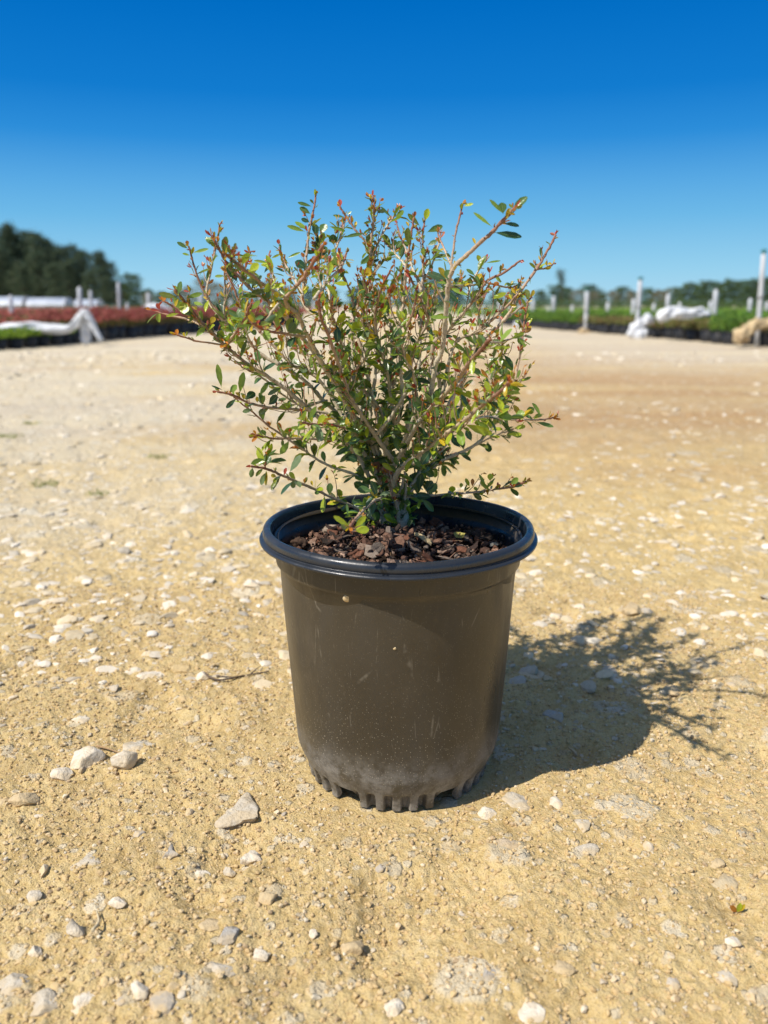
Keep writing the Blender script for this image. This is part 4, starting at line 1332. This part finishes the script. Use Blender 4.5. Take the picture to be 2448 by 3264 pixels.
def leaf_cards(ctr, size, cols, g, aspect=0.5):
    n = len(ctr)
    a = g.normal(size=(n, 3)); a /= np.linalg.norm(a, axis=1)[:, None]
    b = g.normal(size=(n, 3)); b -= a * np.sum(a * b, 1)[:, None]; b /= np.linalg.norm(b, axis=1)[:, None]
    s = np.asarray(size).reshape(-1, 1) * g.uniform(0.6, 1.3, (n, 1))
    V = np.stack([ctr - a * s, ctr + b * s * aspect, ctr + a * s, ctr - b * s * aspect], 1).reshape(-1, 3)
    F = np.arange(4 * n).reshape(-1, 4)
    return V, F, np.repeat(cols, 4, axis=0)


def colmix(g, n, pal, jit=0.2):
    pal = np.array(pal)
    return pal[g.integers(len(pal), size=n)] * g.uniform(1 - jit, 1 + jit, (n, 1))


PALS = {
 'red': [(0.34, 0.07, 0.07), (0.44, 0.11, 0.09), (0.26, 0.12, 0.06), (0.50, 0.18, 0.14), (0.12, 0.12, 0.04)],
 'green': [(0.20, 0.34, 0.03), (0.30, 0.42, 0.04), (0.12, 0.22, 0.03), (0.36, 0.44, 0.06)],
 'mid': [(0.10, 0.22, 0.03), (0.16, 0.30, 0.03), (0.06, 0.13, 0.03), (0.20, 0.30, 0.05)],
 'brown': [(0.22, 0.17, 0.07), (0.18, 0.20, 0.05), (0.28, 0.17, 0.09), (0.14, 0.18, 0.04)],
}


def potted(name, kind, R, Hp, Hs, lab, cat, group):
    """nursery plant: round black pot (> rim) and leafy dome"""
    root = empty(name, (0, 0, 0), lab, cat, group)
    V, F = lathe([(0.0, 0.004), (R * 0.72, 0.0), (R * 0.74, 0.006), (R * 0.92, Hp * 0.90), (R * 0.90, Hp * 0.91), (R * 0.85, Hp * 0.80), (0.0, Hp * 0.82)], 18)
    p = mesh_np('pot', V, F, M_BLACKPOT, root)
    V, F = lathe([(R * 0.905, Hp * 0.90), (R, Hp * 0.90), (R * 1.01, Hp), (R * 0.92, Hp), (R * 0.905, Hp * 0.93)], 18)
    mesh_np('rim', V, F, M_BLACKPOT, p)
    n = 520
    u = gb.normal(size=(n, 3)); u /= np.linalg.norm(u, axis=1)[:, None]
    rad = gb.uniform(0.25, 1, (n, 1)) ** 0.5
    c = u * rad * np.array([R * 1.35, R * 1.35, (Hs - Hp) * 0.62])
    c[:, 2] += Hp + (Hs - Hp) * 0.45
    c[:, 2] += 0.018 * np.sin(c[:, 0] * 60 + 1) * np.cos(c[:, 1] * 55)
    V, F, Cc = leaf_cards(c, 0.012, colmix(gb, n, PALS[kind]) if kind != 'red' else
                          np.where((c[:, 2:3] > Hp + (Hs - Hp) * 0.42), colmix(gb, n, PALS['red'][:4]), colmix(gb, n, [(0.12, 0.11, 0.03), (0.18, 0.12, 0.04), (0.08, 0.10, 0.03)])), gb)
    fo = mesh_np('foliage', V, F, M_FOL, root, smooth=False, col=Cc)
    return root


KINDS = {
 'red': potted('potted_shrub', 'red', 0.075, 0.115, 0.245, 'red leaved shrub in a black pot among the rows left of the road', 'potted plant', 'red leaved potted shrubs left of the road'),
 'green': potted('potted_plant', 'green', 0.070, 0.075, 0.118, 'low lime green plant in a black pot by the white cloth at left', 'potted plant', 'lime green potted plants at far left'),
 'mid': potted('potted_plant', 'mid', 0.080, 0.095, 0.205, 'bright green shrub in a black pot among the rows right of the road', 'potted plant', 'green potted shrubs right of the road'),
 'brown': potted('potted_plant', 'brown', 0.080, 0.095, 0.165, 'sparse brownish plant in a black pot among the rows right of the road', 'potted plant', 'brownish potted plants right of the road'),
}
used = {k_: False for k_ in KINDS}


ORD = ['nearest', 'second', 'third', 'fourth', 'fifth', 'sixth', 'seventh', 'eighth', 'ninth', 'tenth', 'eleventh', 'twelfth', 'thirteenth', 'fourteenth',
       'fifteenth', 'sixteenth', 'seventeenth', 'eighteenth', 'nineteenth', 'twentieth']
NEAR = {}


def put(kind, x, y, s=1.0, row=1):
    o = KINDS[kind]
    if used[kind]: o = copy_tree(o)
    used[kind] = True
    o.location = (x, y, gz(x, y) * 0.6)
    if row == 0:                      # the front plants can be told apart by their order along the road
        q = NEAR.get(kind, 0); NEAR[kind] = q + 1
        if q < 14:
            o['label'] = '%s %s in the front row %s of the road, counted from nearest' % (ORD[q] if q else 'first',
                {'red': 'red shrub', 'green': 'lime plant', 'mid': 'bright green shrub', 'brown': 'brownish plant'}[kind], 'left' if kind in ('red', 'green') else 'right')
        else:
            o['label'] = {'red': 'red shrub far down the front row left of the road', 'green': 'lime plant at the end of the front row at left',
                          'mid': 'green shrub far down the front row right of the road', 'brown': 'brownish plant far down the front row at right'}[kind]
    else:
        o['label'] = {'red': 'red leaved shrub in a black pot behind the front row at left', 'green': 'lime plant in a black pot behind the front row at left',
                      'mid': 'bright green shrub in a black pot behind the front row at right', 'brown': 'sparse brownish plant behind the front row right of the road'}[kind]
    o.rotation_euler = (gb.normal(0, 0.03), gb.normal(0, 0.03), gb.uniform(0, 6.28))
    o.scale = (s, s, s * gb.uniform(0.92, 1.08))


def edge_l(y): return -2.60 + (y - 5.3) * 0.155
def edge_r(y): return 2.76 - (y - 5.5) * 0.135


for row in range(3):
    y = 4.95 + 0.05 * row
    while y < 6.45:
        put('green', edge_l(y) - row * 0.165 + gb.normal(0, 0.008), y, 1.0, row); y += 0.165
for row in range(3):
    y = (6.35 if row == 0 else 6.5) + 0.06 * row
    while y < 13.2:
        put('red', edge_l(y) + 0.02 - row * 0.19 + gb.normal(0, 0.012), y, 1.0, row); y += 0.185
for row in range(3):
    y = 5.05 + 0.06 * row
    while y < 12.5:
        kd = 'mid'
        if 6.6 < y < 9.2 and row < 2 or (5.7 < y < 6.6 and row == 0 and gb.uniform() < 0.3): kd = 'brown'
        put(kd, edge_r(y) + row * 0.20 + gb.normal(0, 0.012), y, 1.0, row); y += 0.195


def bed(name, x0, x1, y0, y1, zt, kind, n, lab, lo=0.03):
    x = gb.uniform(x0, x1, n); y = gb.uniform(y0, y1, n)
    bumps = 0.5 + 0.5 * np.sin(x * 2 * PI / 0.2) * np.sin(y * 2 * PI / 0.2)
    z = lo + (zt - lo) * (0.55 + 0.45 * bumps) * gb.uniform(0.25, 1, n) ** 0.5
    V, F, Cc = leaf_cards(np.stack([x, y, z], 1), 0.022, colmix(gb, n, PALS[kind]), gb, 0.6)
    o = mesh_np(name, V, F, M_FOL, smooth=False, col=Cc)
    tag(o, lab, 'nursery bed', kind='stuff')


bed('nursery_bed', -7.5, -3.15, 5.6, 14, 0.235, 'red', 45000, 'wide block of red leaved potted shrubs behind the front rows at left')
bed('nursery_bed', -14, -1.6, 14, 34, 0.25, 'red', 30000, 'distant red and olive nursery stock left of the road')
bed('nursery_bed', 3.1, 8.0, 5.6, 13, 0.225, 'mid', 45000, 'wide block of green potted shrubs behind the front rows at right')
bed('nursery_bed', 1.4, 16, 13, 34, 0.24, 'mid', 38000, 'distant bright green nursery stock right of the road')
PALS['dark'] = [(0.05, 0.10, 0.03), (0.07, 0.13, 0.035), (0.04, 0.08, 0.03), (0.10, 0.14, 0.05)]
bed('nursery_stock', 1.5, 24, 38, 44, 0.62, 'dark', 30000, 'tall dark green stock at the far end of the beds on the right')
bed('nursery_stock', -11, 1.5, 40, 46, 0.60, 'dark', 16000, 'tall dark green stock closing the far end of the road')
bed('nursery_stock', -36, -10, 50, 56, 0.40, 'dark', 16000, 'low dark green stock in front of the white hoop houses')

# ------------------------------------------------------------------ riser pipes
def riser(top, base, Y, r, lab, group=None, head=True, couple=True, mastername='riser_pipe'):
    a = P(*top, Y); b = P(*base, Y)
    if b.z > 0.02 or couple is None: b = Vector((b.x + (b.x - a.x) * 0.0, b.y, 0.0))
    b.z = max(b.z, -0.02)
    b.z = 0.0 if b.z > -0.02 else b.z
    root = empty(mastername, b, lab, 'riser pipe', group)
    d = a - b
    n = 5
    path = np.array([[d.x * t, d.y * t, d.z * t] for t in np.linspace(0, 1, n)])
    A_ = Acc(); A_.tube(path, np.full(n, r), np.tile((1, 1, 1), (n, 1)), 14); A_.build('pipe', M_PVC, root)
    if couple:
        for t in (0.28, 0.55):
            c = np.array(d) * t; e = np.array(d.normalized()) * 0.012
            A_ = Acc(); A_.tube(np.array([c - e, c + e]), np.full(2, r * 1.18), np.tile((1, 1, 1), (2, 1)), 14); A_.build('coupling', M_GREY, root)
    if head:
        e = np.array(d.normalized()); c = np.array(d)
        A_ = Acc()
        A_.tube(np.array([c + e * t for t in (0.0, 0.006, 0.012, 0.022, 0.030, 0.036)]), np.array([0.5, 0.9, 0.5, 1.1, 0.9, 0.3]) * r, np.tile((1, 1, 1), (6, 1)), 12)
        A_.tube(np.array([c + e * 0.024 + np.array([-r * 1.3, 0, 0]), c + e * 0.026 + np.array([r * 1.4, 0, 0.004])]), np.array([0.28, 0.2]) * r, np.tile((1, 1, 1), (2, 1)), 8)
        A_.build('sprinkler_head', M_TEAL, root)
    return root


riser((2434, 812), (2413, 1100), 5.75, 0.0165, 'tall white riser pipe with teal sprinkler at the far right edge, nearest of all')
riser((2041, 896), (2028, 1078), 7.4, 0.0185, 'white riser pipe with grey sprinkler standing behind the white cloth bundle')
riser((1871, 930), (1866, 1062), 9.0, 0.022, 'white riser pipe rising from a beige heap at the corner of the green bed', head=True)
for (u, v, D) in ((1765, 948, 12), (1699, 960, 12.5), (1748, 985, 15), (1824, 975, 15), (1938, 967, 12), (2020, 957, 10.5), (2085, 970, 13), (2130, 942, 10), (2167, 966, 14), (2282, 928, 8.6), (2265, 963, 12.5), (2392, 955, 10.5), (2446, 965, 12), (1658, 972, 13), (1627, 978, 15), (1592, 962, 14), (1540, 975, 16)):
    riser((u, v), (u - (u - 1224) * 0.004, 1010), D, 0.024, 'short white riser pipe among the green beds right of the road', 'far riser pipes right of the road', head=False, couple=None)
riser((253, 920), (258, 1040), 7.4, 0.020, 'white riser pipe beside the peak of the white cloth at left', head=False)
for (u, v, D) in ((288, 930, 11), (377, 903, 12), (472, 937, 10.5), (33, 945, 9.5), (405, 968, 14), (638, 940, 12), (735, 958, 14), (831, 932, 13), (560, 965, 15), (905, 950, 15), (1000, 960, 16)):
    riser((u, v), (u - (u - 1224) * 0.004, 1010), D, 0.022, 'short white riser pipe among the red leaved beds left of the road', 'far riser pipes left of the road', head=False, couple=None)

# ------------------------------------------------------------------ frost cloth bundles
def cloth(name, strands, lab, mat, cat='frost cloth'):
    acc = Acc()
    for pts, rs, Y in strands:
        W3 = [P(u, v, Y)[:] for u, v in pts]
        n = 46
        path = catmull(W3, n)
        rad = np.interp(np.linspace(0, 1, n), np.linspace(0, 1, len(rs)), rs)
        ns = 40
        V, Q, T, Cc = tube(path, rad, np.tile((1, 1, 1), (n, 1)), ns)
        ctr = np.repeat(path, ns, axis=0)
        k_ = np.arange(n * ns); ai = (k_ % ns) / ns * 2 * PI; ti = (k_ // ns) / n
        ph = gb.uniform(0, 6, 4)
        f = 1 + 0.16 * np.sin(ai * 4 + ti * 13 + ph[0]) + 0.10 * np.sin(ai * 9 - ti * 17 + ph[1]) + 0.10 * np.sin(ti * 26 + ai * 2 + ph[2])
        V[:n * ns] = ctr + (V[:n * ns] - ctr) * f[:, None]
        acc.V.append(V); acc.Q.append(Q + acc.n); acc.T.append(T + acc.n); acc.C.append(Cc); acc.n += len(V)
    return tag(acc.build(name, mat), lab, cat)


cloth('frost_cloth', [([(-15, 1052), (40, 1046), (100, 1044), (150, 1047), (205, 1050), (238, 1036), (256, 1008), (270, 992)], [0.02, 0.036, 0.040, 0.034, 0.024, 0.028, 0.024, 0.018], 5.85),
                      ([(268, 990), (282, 1010), (300, 1045), (322, 1084)], [0.022, 0.026, 0.020, 0.016], 5.85),
                      ([(264, 1000), (272, 1040), (274, 1090)], [0.024, 0.034, 0.030], 5.90)],
      'long white frost cloth peaked over a post and trailing across the lime plants', M_CLOTH)
cloth('frost_cloth', [([(445, 992), (480, 987), (520, 990), (566, 1000)], [0.02, 0.055, 0.06, 0.02], 8.6)], 'white cloth heap on top of the red shrubs, seen left of the shrub twigs', M_CLOTH)
cloth('frost_cloth', [([(2006, 1072), (2022, 1048), (2045, 1030), (2066, 1018), (2080, 1026)], [0.030, 0.040, 0.036, 0.044, 0.018], 7.25),
                      ([(2026, 1080), (2040, 1070), (2058, 1056)], [0.026, 0.052, 0.028], 7.2)], 'white rolled frost cloth drooping onto the road in front of the pots', M_CLOTH)
cloth('frost_cloth', [([(2096, 1018), (2120, 1003), (2150, 996), (2190, 1000), (2230, 996), (2262, 1003)], [0.026, 0.050, 0.046, 0.036, 0.040, 0.018], 6.7)],
      'long white frost cloth bundle lying on top of the green shrubs', M_CLOTH)
cloth('frost_cloth', [([(2348, 1094), (2362, 1072), (2385, 1052), (2402, 1038), (2418, 1024)], [0.028, 0.052, 0.040, 0.034, 0.030], 5.62),
                      ([(2410, 1034), (2440, 1032), (2475, 1024), (2520, 1030)], [0.034, 0.030, 0.034, 0.03], 5.62)], 'dusty beige cloth wrapped round the foot of the tallest riser pipe', M_CLOTHB)
cloth('frost_cloth', [([(1842, 1064), (1858, 1058), (1882, 1065)], [0.02, 0.038, 0.02], 8.7)], 'small beige cloth heap at the corner of the green bed', M_CLOTHB)
cloth('frost_cloth', [([(1638, 1040), (1650, 1034), (1662, 1040)], [0.02, 0.045, 0.02], 11.3)], 'small whitish cloth heap at the far end of the road', M_CLOTH)

# ------------------------------------------------------------------ hoop houses
def hoop_house(x0, x1, Y, hgt, lab):
    root = empty('hoop_house', ((x0 + x1) / 2, Y, 0), lab, 'greenhouse', 'white hoop houses')
    Lh = (x1 - x0) / 2
    na, nl = 24, 20
    th = np.linspace(0, PI, na); xs = np.linspace(-Lh, Lh, nl)
    V = []
    for i, x in enumerate(xs):
        rr = 1 + (0.012 if i % 2 else 0)
        V += [[x, -math.cos(t) * hgt * 1.15 * rr, math.sin(t) * hgt * rr] for t in th]
    V = np.array(V)
    i = np.arange(nl - 1)[:, None] * na; j = np.arange(na - 1)[None, :]
    F = np.stack([i + j, i + j + 1, i + na + j + 1, i + na + j], -1).reshape(-1, 4)
    c = mesh_np('cover', V, F, M_POLY, root)
    for s in (-1, 1):
        W_ = np.array([[s * (Lh + 0.02), 0, 0]] + [[s * (Lh + 0.02), -math.cos(t) * hgt * 1.12, math.sin(t) * hgt * 0.98] for t in th])
        T = np.array([[0, q + 1, q + 2] for q in range(na - 1)])
        mesh_np('end_wall', W_, T, M_POLY, root)
    A_ = Acc()
    for x in (-Lh, Lh):
        A_.tube(np.array([[x, -math.cos(t) * hgt * 1.18, math.sin(t) * hgt * 1.03] for t in th]), np.full(na, 0.03), np.tile((1, 1, 1), (na, 1)), 6)
    A_.build('frame', M_GREY, root)


HD = 62.0
for (u0, u1, hv, lab) in ((-120, 34, 944, 'white hoop house cut by the left edge of the photo'), (46, 142, 948, 'white hoop house second from the left edge, below the tall pines'),
                          (150, 268, 951, 'white hoop house just left of the riser pipe'), (292, 362, 956, 'white hoop house at the right end of its row')):
    hoop_house((u0 - 1224) / FPX * HD / CT, (u1 - 1224) / FPX * HD / CT, HD + 1, CH + (975 - hv) / FPX * HD, lab)

# ------------------------------------------------------------------ trees
def make_tree(name, Ht, crown, pal, n, lsize, clear=0.25, wid=0.35, seed=1, trunk_r=0.02):
    g = np.random.default_rng(seed)
    root = empty(name, (0, 0, 0))
    A_ = Acc()
    tp = catmull([(0, 0, -0.2), (g.normal(0, 0.01) * Ht, 0, Ht * 0.4), (g.normal(0, 0.02) * Ht, g.normal(0, 0.01) * Ht, Ht * 0.93)], 10)
    A_.tube(tp, np.linspace(trunk_r, trunk_r * 0.2, 10) * Ht, np.tile((1, 1, 1), (10, 1)), 8)
    ctrs, szs = [], []
    nb = 34
    for i in range(nb):
        t = clear + (1 - clear) * (i + 0.5) / nb
        if crown == 'pine': w_ = wid * (1 - ((t - clear) / (1 - clear)) ** 1.8) + 0.05
        elif crown == 'round': w_ = wid * math.sqrt(max(0.05, 1 - ((t - (1 + clear) / 2) / ((1 - clear) / 2 * 1.05)) ** 2))
        else: w_ = wid * (0.4 + 0.6 * ((t - clear) / (1 - clear)))
        a = i * 2.4 + g.normal(0, 0.3)
        L_ = w_ * Ht * g.uniform(0.45, 1.05)
        base = np.array([tp[min(9, int(t * 9.6))][0], 0, t * Ht * 0.96])
        tip = base + np.array([math.cos(a) * L_, math.sin(a) * L_, L_ * g.uniform(0.0, 0.35)])
        A_.tube(np.array([base, (base + tip) / 2 + [0, 0, L_ * 0.05], tip]), np.array([0.35, 0.22, 0.08]) * trunk_r * Ht, np.tile((1, 1, 1), (3, 1)), 5)
        for s in (0.45, 0.75, 1.0):
            ctrs.append(base + (tip - base) * s); szs.append(Ht * 0.055 * g.uniform(0.7, 1.5) * (1.15 - 0.3 * t))
    A_.build('trunk', M_WOOD, root)
    ctrs = np.array(ctrs); szs = np.array(szs)
    k_ = g.integers(len(ctrs), size=n)
    u = g.normal(size=(n, 3)) * np.array([1, 1, 0.65])
    c = ctrs[k_] + u * szs[k_][:, None] * 0.8
    shade = g.uniform(0.7, 1.3, len(ctrs))[k_][:, None]
    V, F, Cc = leaf_cards(c, lsize * Ht, colmix(g, n, PALS_T[pal], 0.25) * shade, g, 0.55)
    mesh_np('crown', V, F, M_FOL, root, smooth=False, col=Cc)
    return root


PALS_T = {'pine': [(0.055, 0.10, 0.055), (0.085, 0.125, 0.06), (0.13, 0.15, 0.075), (0.04, 0.07, 0.05)],
          'green': [(0.07, 0.13, 0.045), (0.095, 0.15, 0.05), (0.055, 0.11, 0.045), (0.12, 0.16, 0.06)],
          'bare': [(0.20, 0.19, 0.11), (0.24, 0.20, 0.14), (0.16, 0.17, 0.09), (0.28, 0.25, 0.14)]}
PR = {'pineA': make_tree('pine_tree', 10, 'pine', 'pine', 9000, 0.013, 0.12, 0.30, 11),
      'pineB': make_tree('pine_tree', 10, 'round', 'pine', 9500, 0.013, 0.10, 0.30, 12),
      'lone': make_tree('pine_tree', 10, 'up', 'pine', 1500, 0.012, 0.62, 0.16, 13),
      'greenA': make_tree('broadleaf_tree', 10, 'round', 'green', 7500, 0.018, 0.0, 0.46, 14),
      'greenB': make_tree('broadleaf_tree', 10, 'round', 'green', 7500, 0.018, 0.0, 0.42, 15),
      'bareA': make_tree('broadleaf_tree', 10, 'round', 'bare', 4200, 0.015, 0.0, 0.44, 16)}
tused = {k_: False for k_ in PR}


def tree(kind, u, vtop, D, lab, group=None, wide=1.0):
    o = PR[kind]
    if tused[kind]: o = copy_tree(o)
    tused[kind] = True
    hgt = CH + (975 - vtop) / FPX * D
    o.location = ((u - 1224) / FPX * D / CT, D, 0)
    s = hgt / 10.0
    o.scale = (s * wide, s * wide, s)
    o.rotation_euler = (0, 0, gb.uniform(0, 6.28))
    tag(o, lab, 'tree', group)


LP = 'tall dark pine in the clump behind the white hoop houses'
for (u, v, D, kd) in ((-75, 740, 118, 'pineB'), (-35, 750, 112, 'pineA'), (2, 742, 120, 'pineB'), (38, 740, 112, 'pineB'), (72, 752, 122, 'pineA'), (118, 733, 112, 'pineA'), (142, 770, 118, 'pineB'),
                      (176, 758, 124, 'pineB'), (205, 764, 112, 'pineB'), (240, 785, 118, 'pineA'), (272, 800, 112, 'pineB'), (306, 798, 120, 'pineB'), (338, 815, 114, 'pineB'), (384, 812, 110, 'pineA'), (408, 845, 118, 'pineB'),
                      (-10, 790, 104, 'pineB'), (90, 800, 104, 'pineB'), (200, 812, 104, 'pineB'), (290, 838, 104, 'pineB'), (45, 830, 100, 'pineB'), (150, 845, 100, 'pineB'), (245, 850, 100, 'pineB'), (350, 870, 100, 'pineB'), (395, 890, 100, 'pineB')):
    tree(kd, u, v, D, LP, 'pines in the clump at left', 0.95)
tree('greenA', 474, 880, 116, 'dark round tree standing alone just right of the tall pine clump')
tree('lone', 1752, 866, 110, 'lone thin pine with a small tuft above the treeline right of the shrub', None, 0.9)
LT = 'dark green tree in the low treeline behind the nursery beds'
for (u, v, D, kd) in ((440, 905, 120, 'greenB'), (520, 925, 125, 'greenA'), (560, 932, 120, 'greenB'), (610, 928, 118, 'greenB'), (760, 922, 120, 'greenA'), (800, 930, 118, 'greenB'), (850, 935, 122, 'greenA'),
                      (940, 930, 125, 'greenA'), (1000, 925, 120, 'greenB'), (1070, 928, 118, 'greenA'), (1140, 920, 122, 'greenB'), (1210, 925, 120, 'greenA'), (1280, 920, 118, 'greenB'), (1340, 905, 122, 'greenA'),
                      (1392, 884, 118, 'greenB'), (1440, 915, 122, 'greenA'), (1500, 925, 120, 'greenA'), (1560, 930, 118, 'greenB'), (1620, 925, 122, 'greenA'), (1690, 928, 120, 'greenB'), (1740, 912, 116, 'greenA'), (1770, 920, 118, 'greenB'),
                      (1838, 912, 118, 'greenB'), (1875, 935, 120, 'greenA'), (1930, 918, 118, 'greenB'), (1975, 935, 122, 'greenA'), (2012, 922, 120, 'greenB'), (2055, 930, 122, 'greenA')):
    tree(kd, u, v, D, LT, 'treeline behind the nursery', 1.35)
LB = 'bare tan tree among the low treeline behind the nursery beds'
for (u, v, D) in ((640, 915, 110), (688, 888, 112), (725, 905, 110), (885, 898, 112), (930, 915, 110), (1800, 925, 108), (1850, 930, 110), (1905, 928, 108), (1960, 928, 110), (2040, 925, 108), (2075, 920, 110), (430, 925, 112), (520, 935, 110), (1600, 930, 112)):
    tree('bareA', u, v, D, LB, 'bare trees in the treeline', 1.3)
LR = 'rounded green tree in the dense wood at the right end of the treeline'
for (u, v, D, kd) in ((2098, 920, 96, 'greenA'), (2128, 906, 92, 'greenB'), (2160, 912, 96, 'greenA'), (2186, 900, 92, 'greenB'), (2222, 904, 96, 'greenA'), (2252, 897, 92, 'greenA'), (2285, 902, 96, 'greenB'),
                      (2318, 896, 92, 'greenA'), (2350, 888, 96, 'greenB'), (2385, 890, 92, 'greenA'), (2420, 884, 96, 'greenB'), (2455, 878, 92, 'greenA'), (2490, 882, 96, 'greenB'), (2530, 880, 92, 'greenA')):
    tree(kd, u, v, D, LR, 'wood at right', 1.1)

# order words for look-alike risers, counted from the photo's edge
for grp, rev, txt in (('far riser pipes right of the road', True, 'short white riser pipe in the green beds, %s from the right edge'),
                      ('far riser pipes left of the road', False, 'short white riser pipe in the red beds, %s from the left edge')):
    lst = [o for o in C.objects if o.get('group') == grp]
    lst.sort(key=lambda o: o.location.x / o.location.y, reverse=rev)
    for q, o in enumerate(lst):
        o['label'] = txt % (ORD[q] if q else 'first')
for grp, txt in (('wood at right', 'rounded green tree in the wood at right, %s from its left end'), ('pines in the clump at left', 'tall dark pine in the left clump, %s from its right end'),
                 ('bare trees in the treeline', 'bare tan tree in the low treeline, %s from the left')):
    lst = [o for o in C.objects if o.get('group') == grp]
    lst.sort(key=lambda o: o.location.x / o.location.y, reverse='pines' in grp)
    for q, o in enumerate(lst):
        if q < len(ORD): o['label'] = txt % (ORD[q] if q else 'first')
        else: o['label'] = 'tall dark pine at the left end of the left clump'

# the wood and the clump carry on beyond what the photo frames
for q in range(16):
    tree(('greenA', 'greenB')[q % 2], 2570 + q * 62, 884 + 10 * math.sin(q * 1.9), 92 + 4 * (q % 2), 'rounded green tree of the wood beyond the right edge of the photo', 'wood beyond the right edge', 1.2)
    tree(('pineB', 'pineA')[q % 3 == 0], -130 - q * 55, 745 + 14 * math.sin(q * 2.3), 112 + 6 * (q % 2), 'tall dark pine beyond the left edge of the photo', 'pines beyond the left edge', 1.0)

# ------------------------------------------------------------------ weeds in the gravel
for (u, v, s, lab) in ((25, 1398, 1.2, 'flat green weed patch at the left edge in the gravel'), (140, 1545, 1.0, 'green weed patch in the gravel below the one at the left edge'),
                       (312, 1566, 0.8, 'small yellowish weed patch on the right of the others in the gravel'), (100, 1350, 0.9, 'faint weed patch farthest out in the gravel at left'), (505, 1462, 0.9, 'olive weed patch near the middle of the gravel, closest to the shrub')):
    q = G(u, v)
    n = 110
    c = np.clip(gb.normal(size=(n, 3)), -1.5, 1.5) * np.array([0.014, 0.012, 0.002]) * s + np.array([0, 0, 0.003])
    V, F, Cc = leaf_cards(c, 0.003 * s, colmix(gb, n, [(0.34, 0.36, 0.12), (0.42, 0.38, 0.18), (0.26, 0.30, 0.08)]), gb, 0.4)
    o = mesh_np('weed_patch', V, F, M_FOL, smooth=False, col=Cc)
    o.location = (q.x, q.y, gz(q.x, q.y))
    tag(o, lab, 'weed')
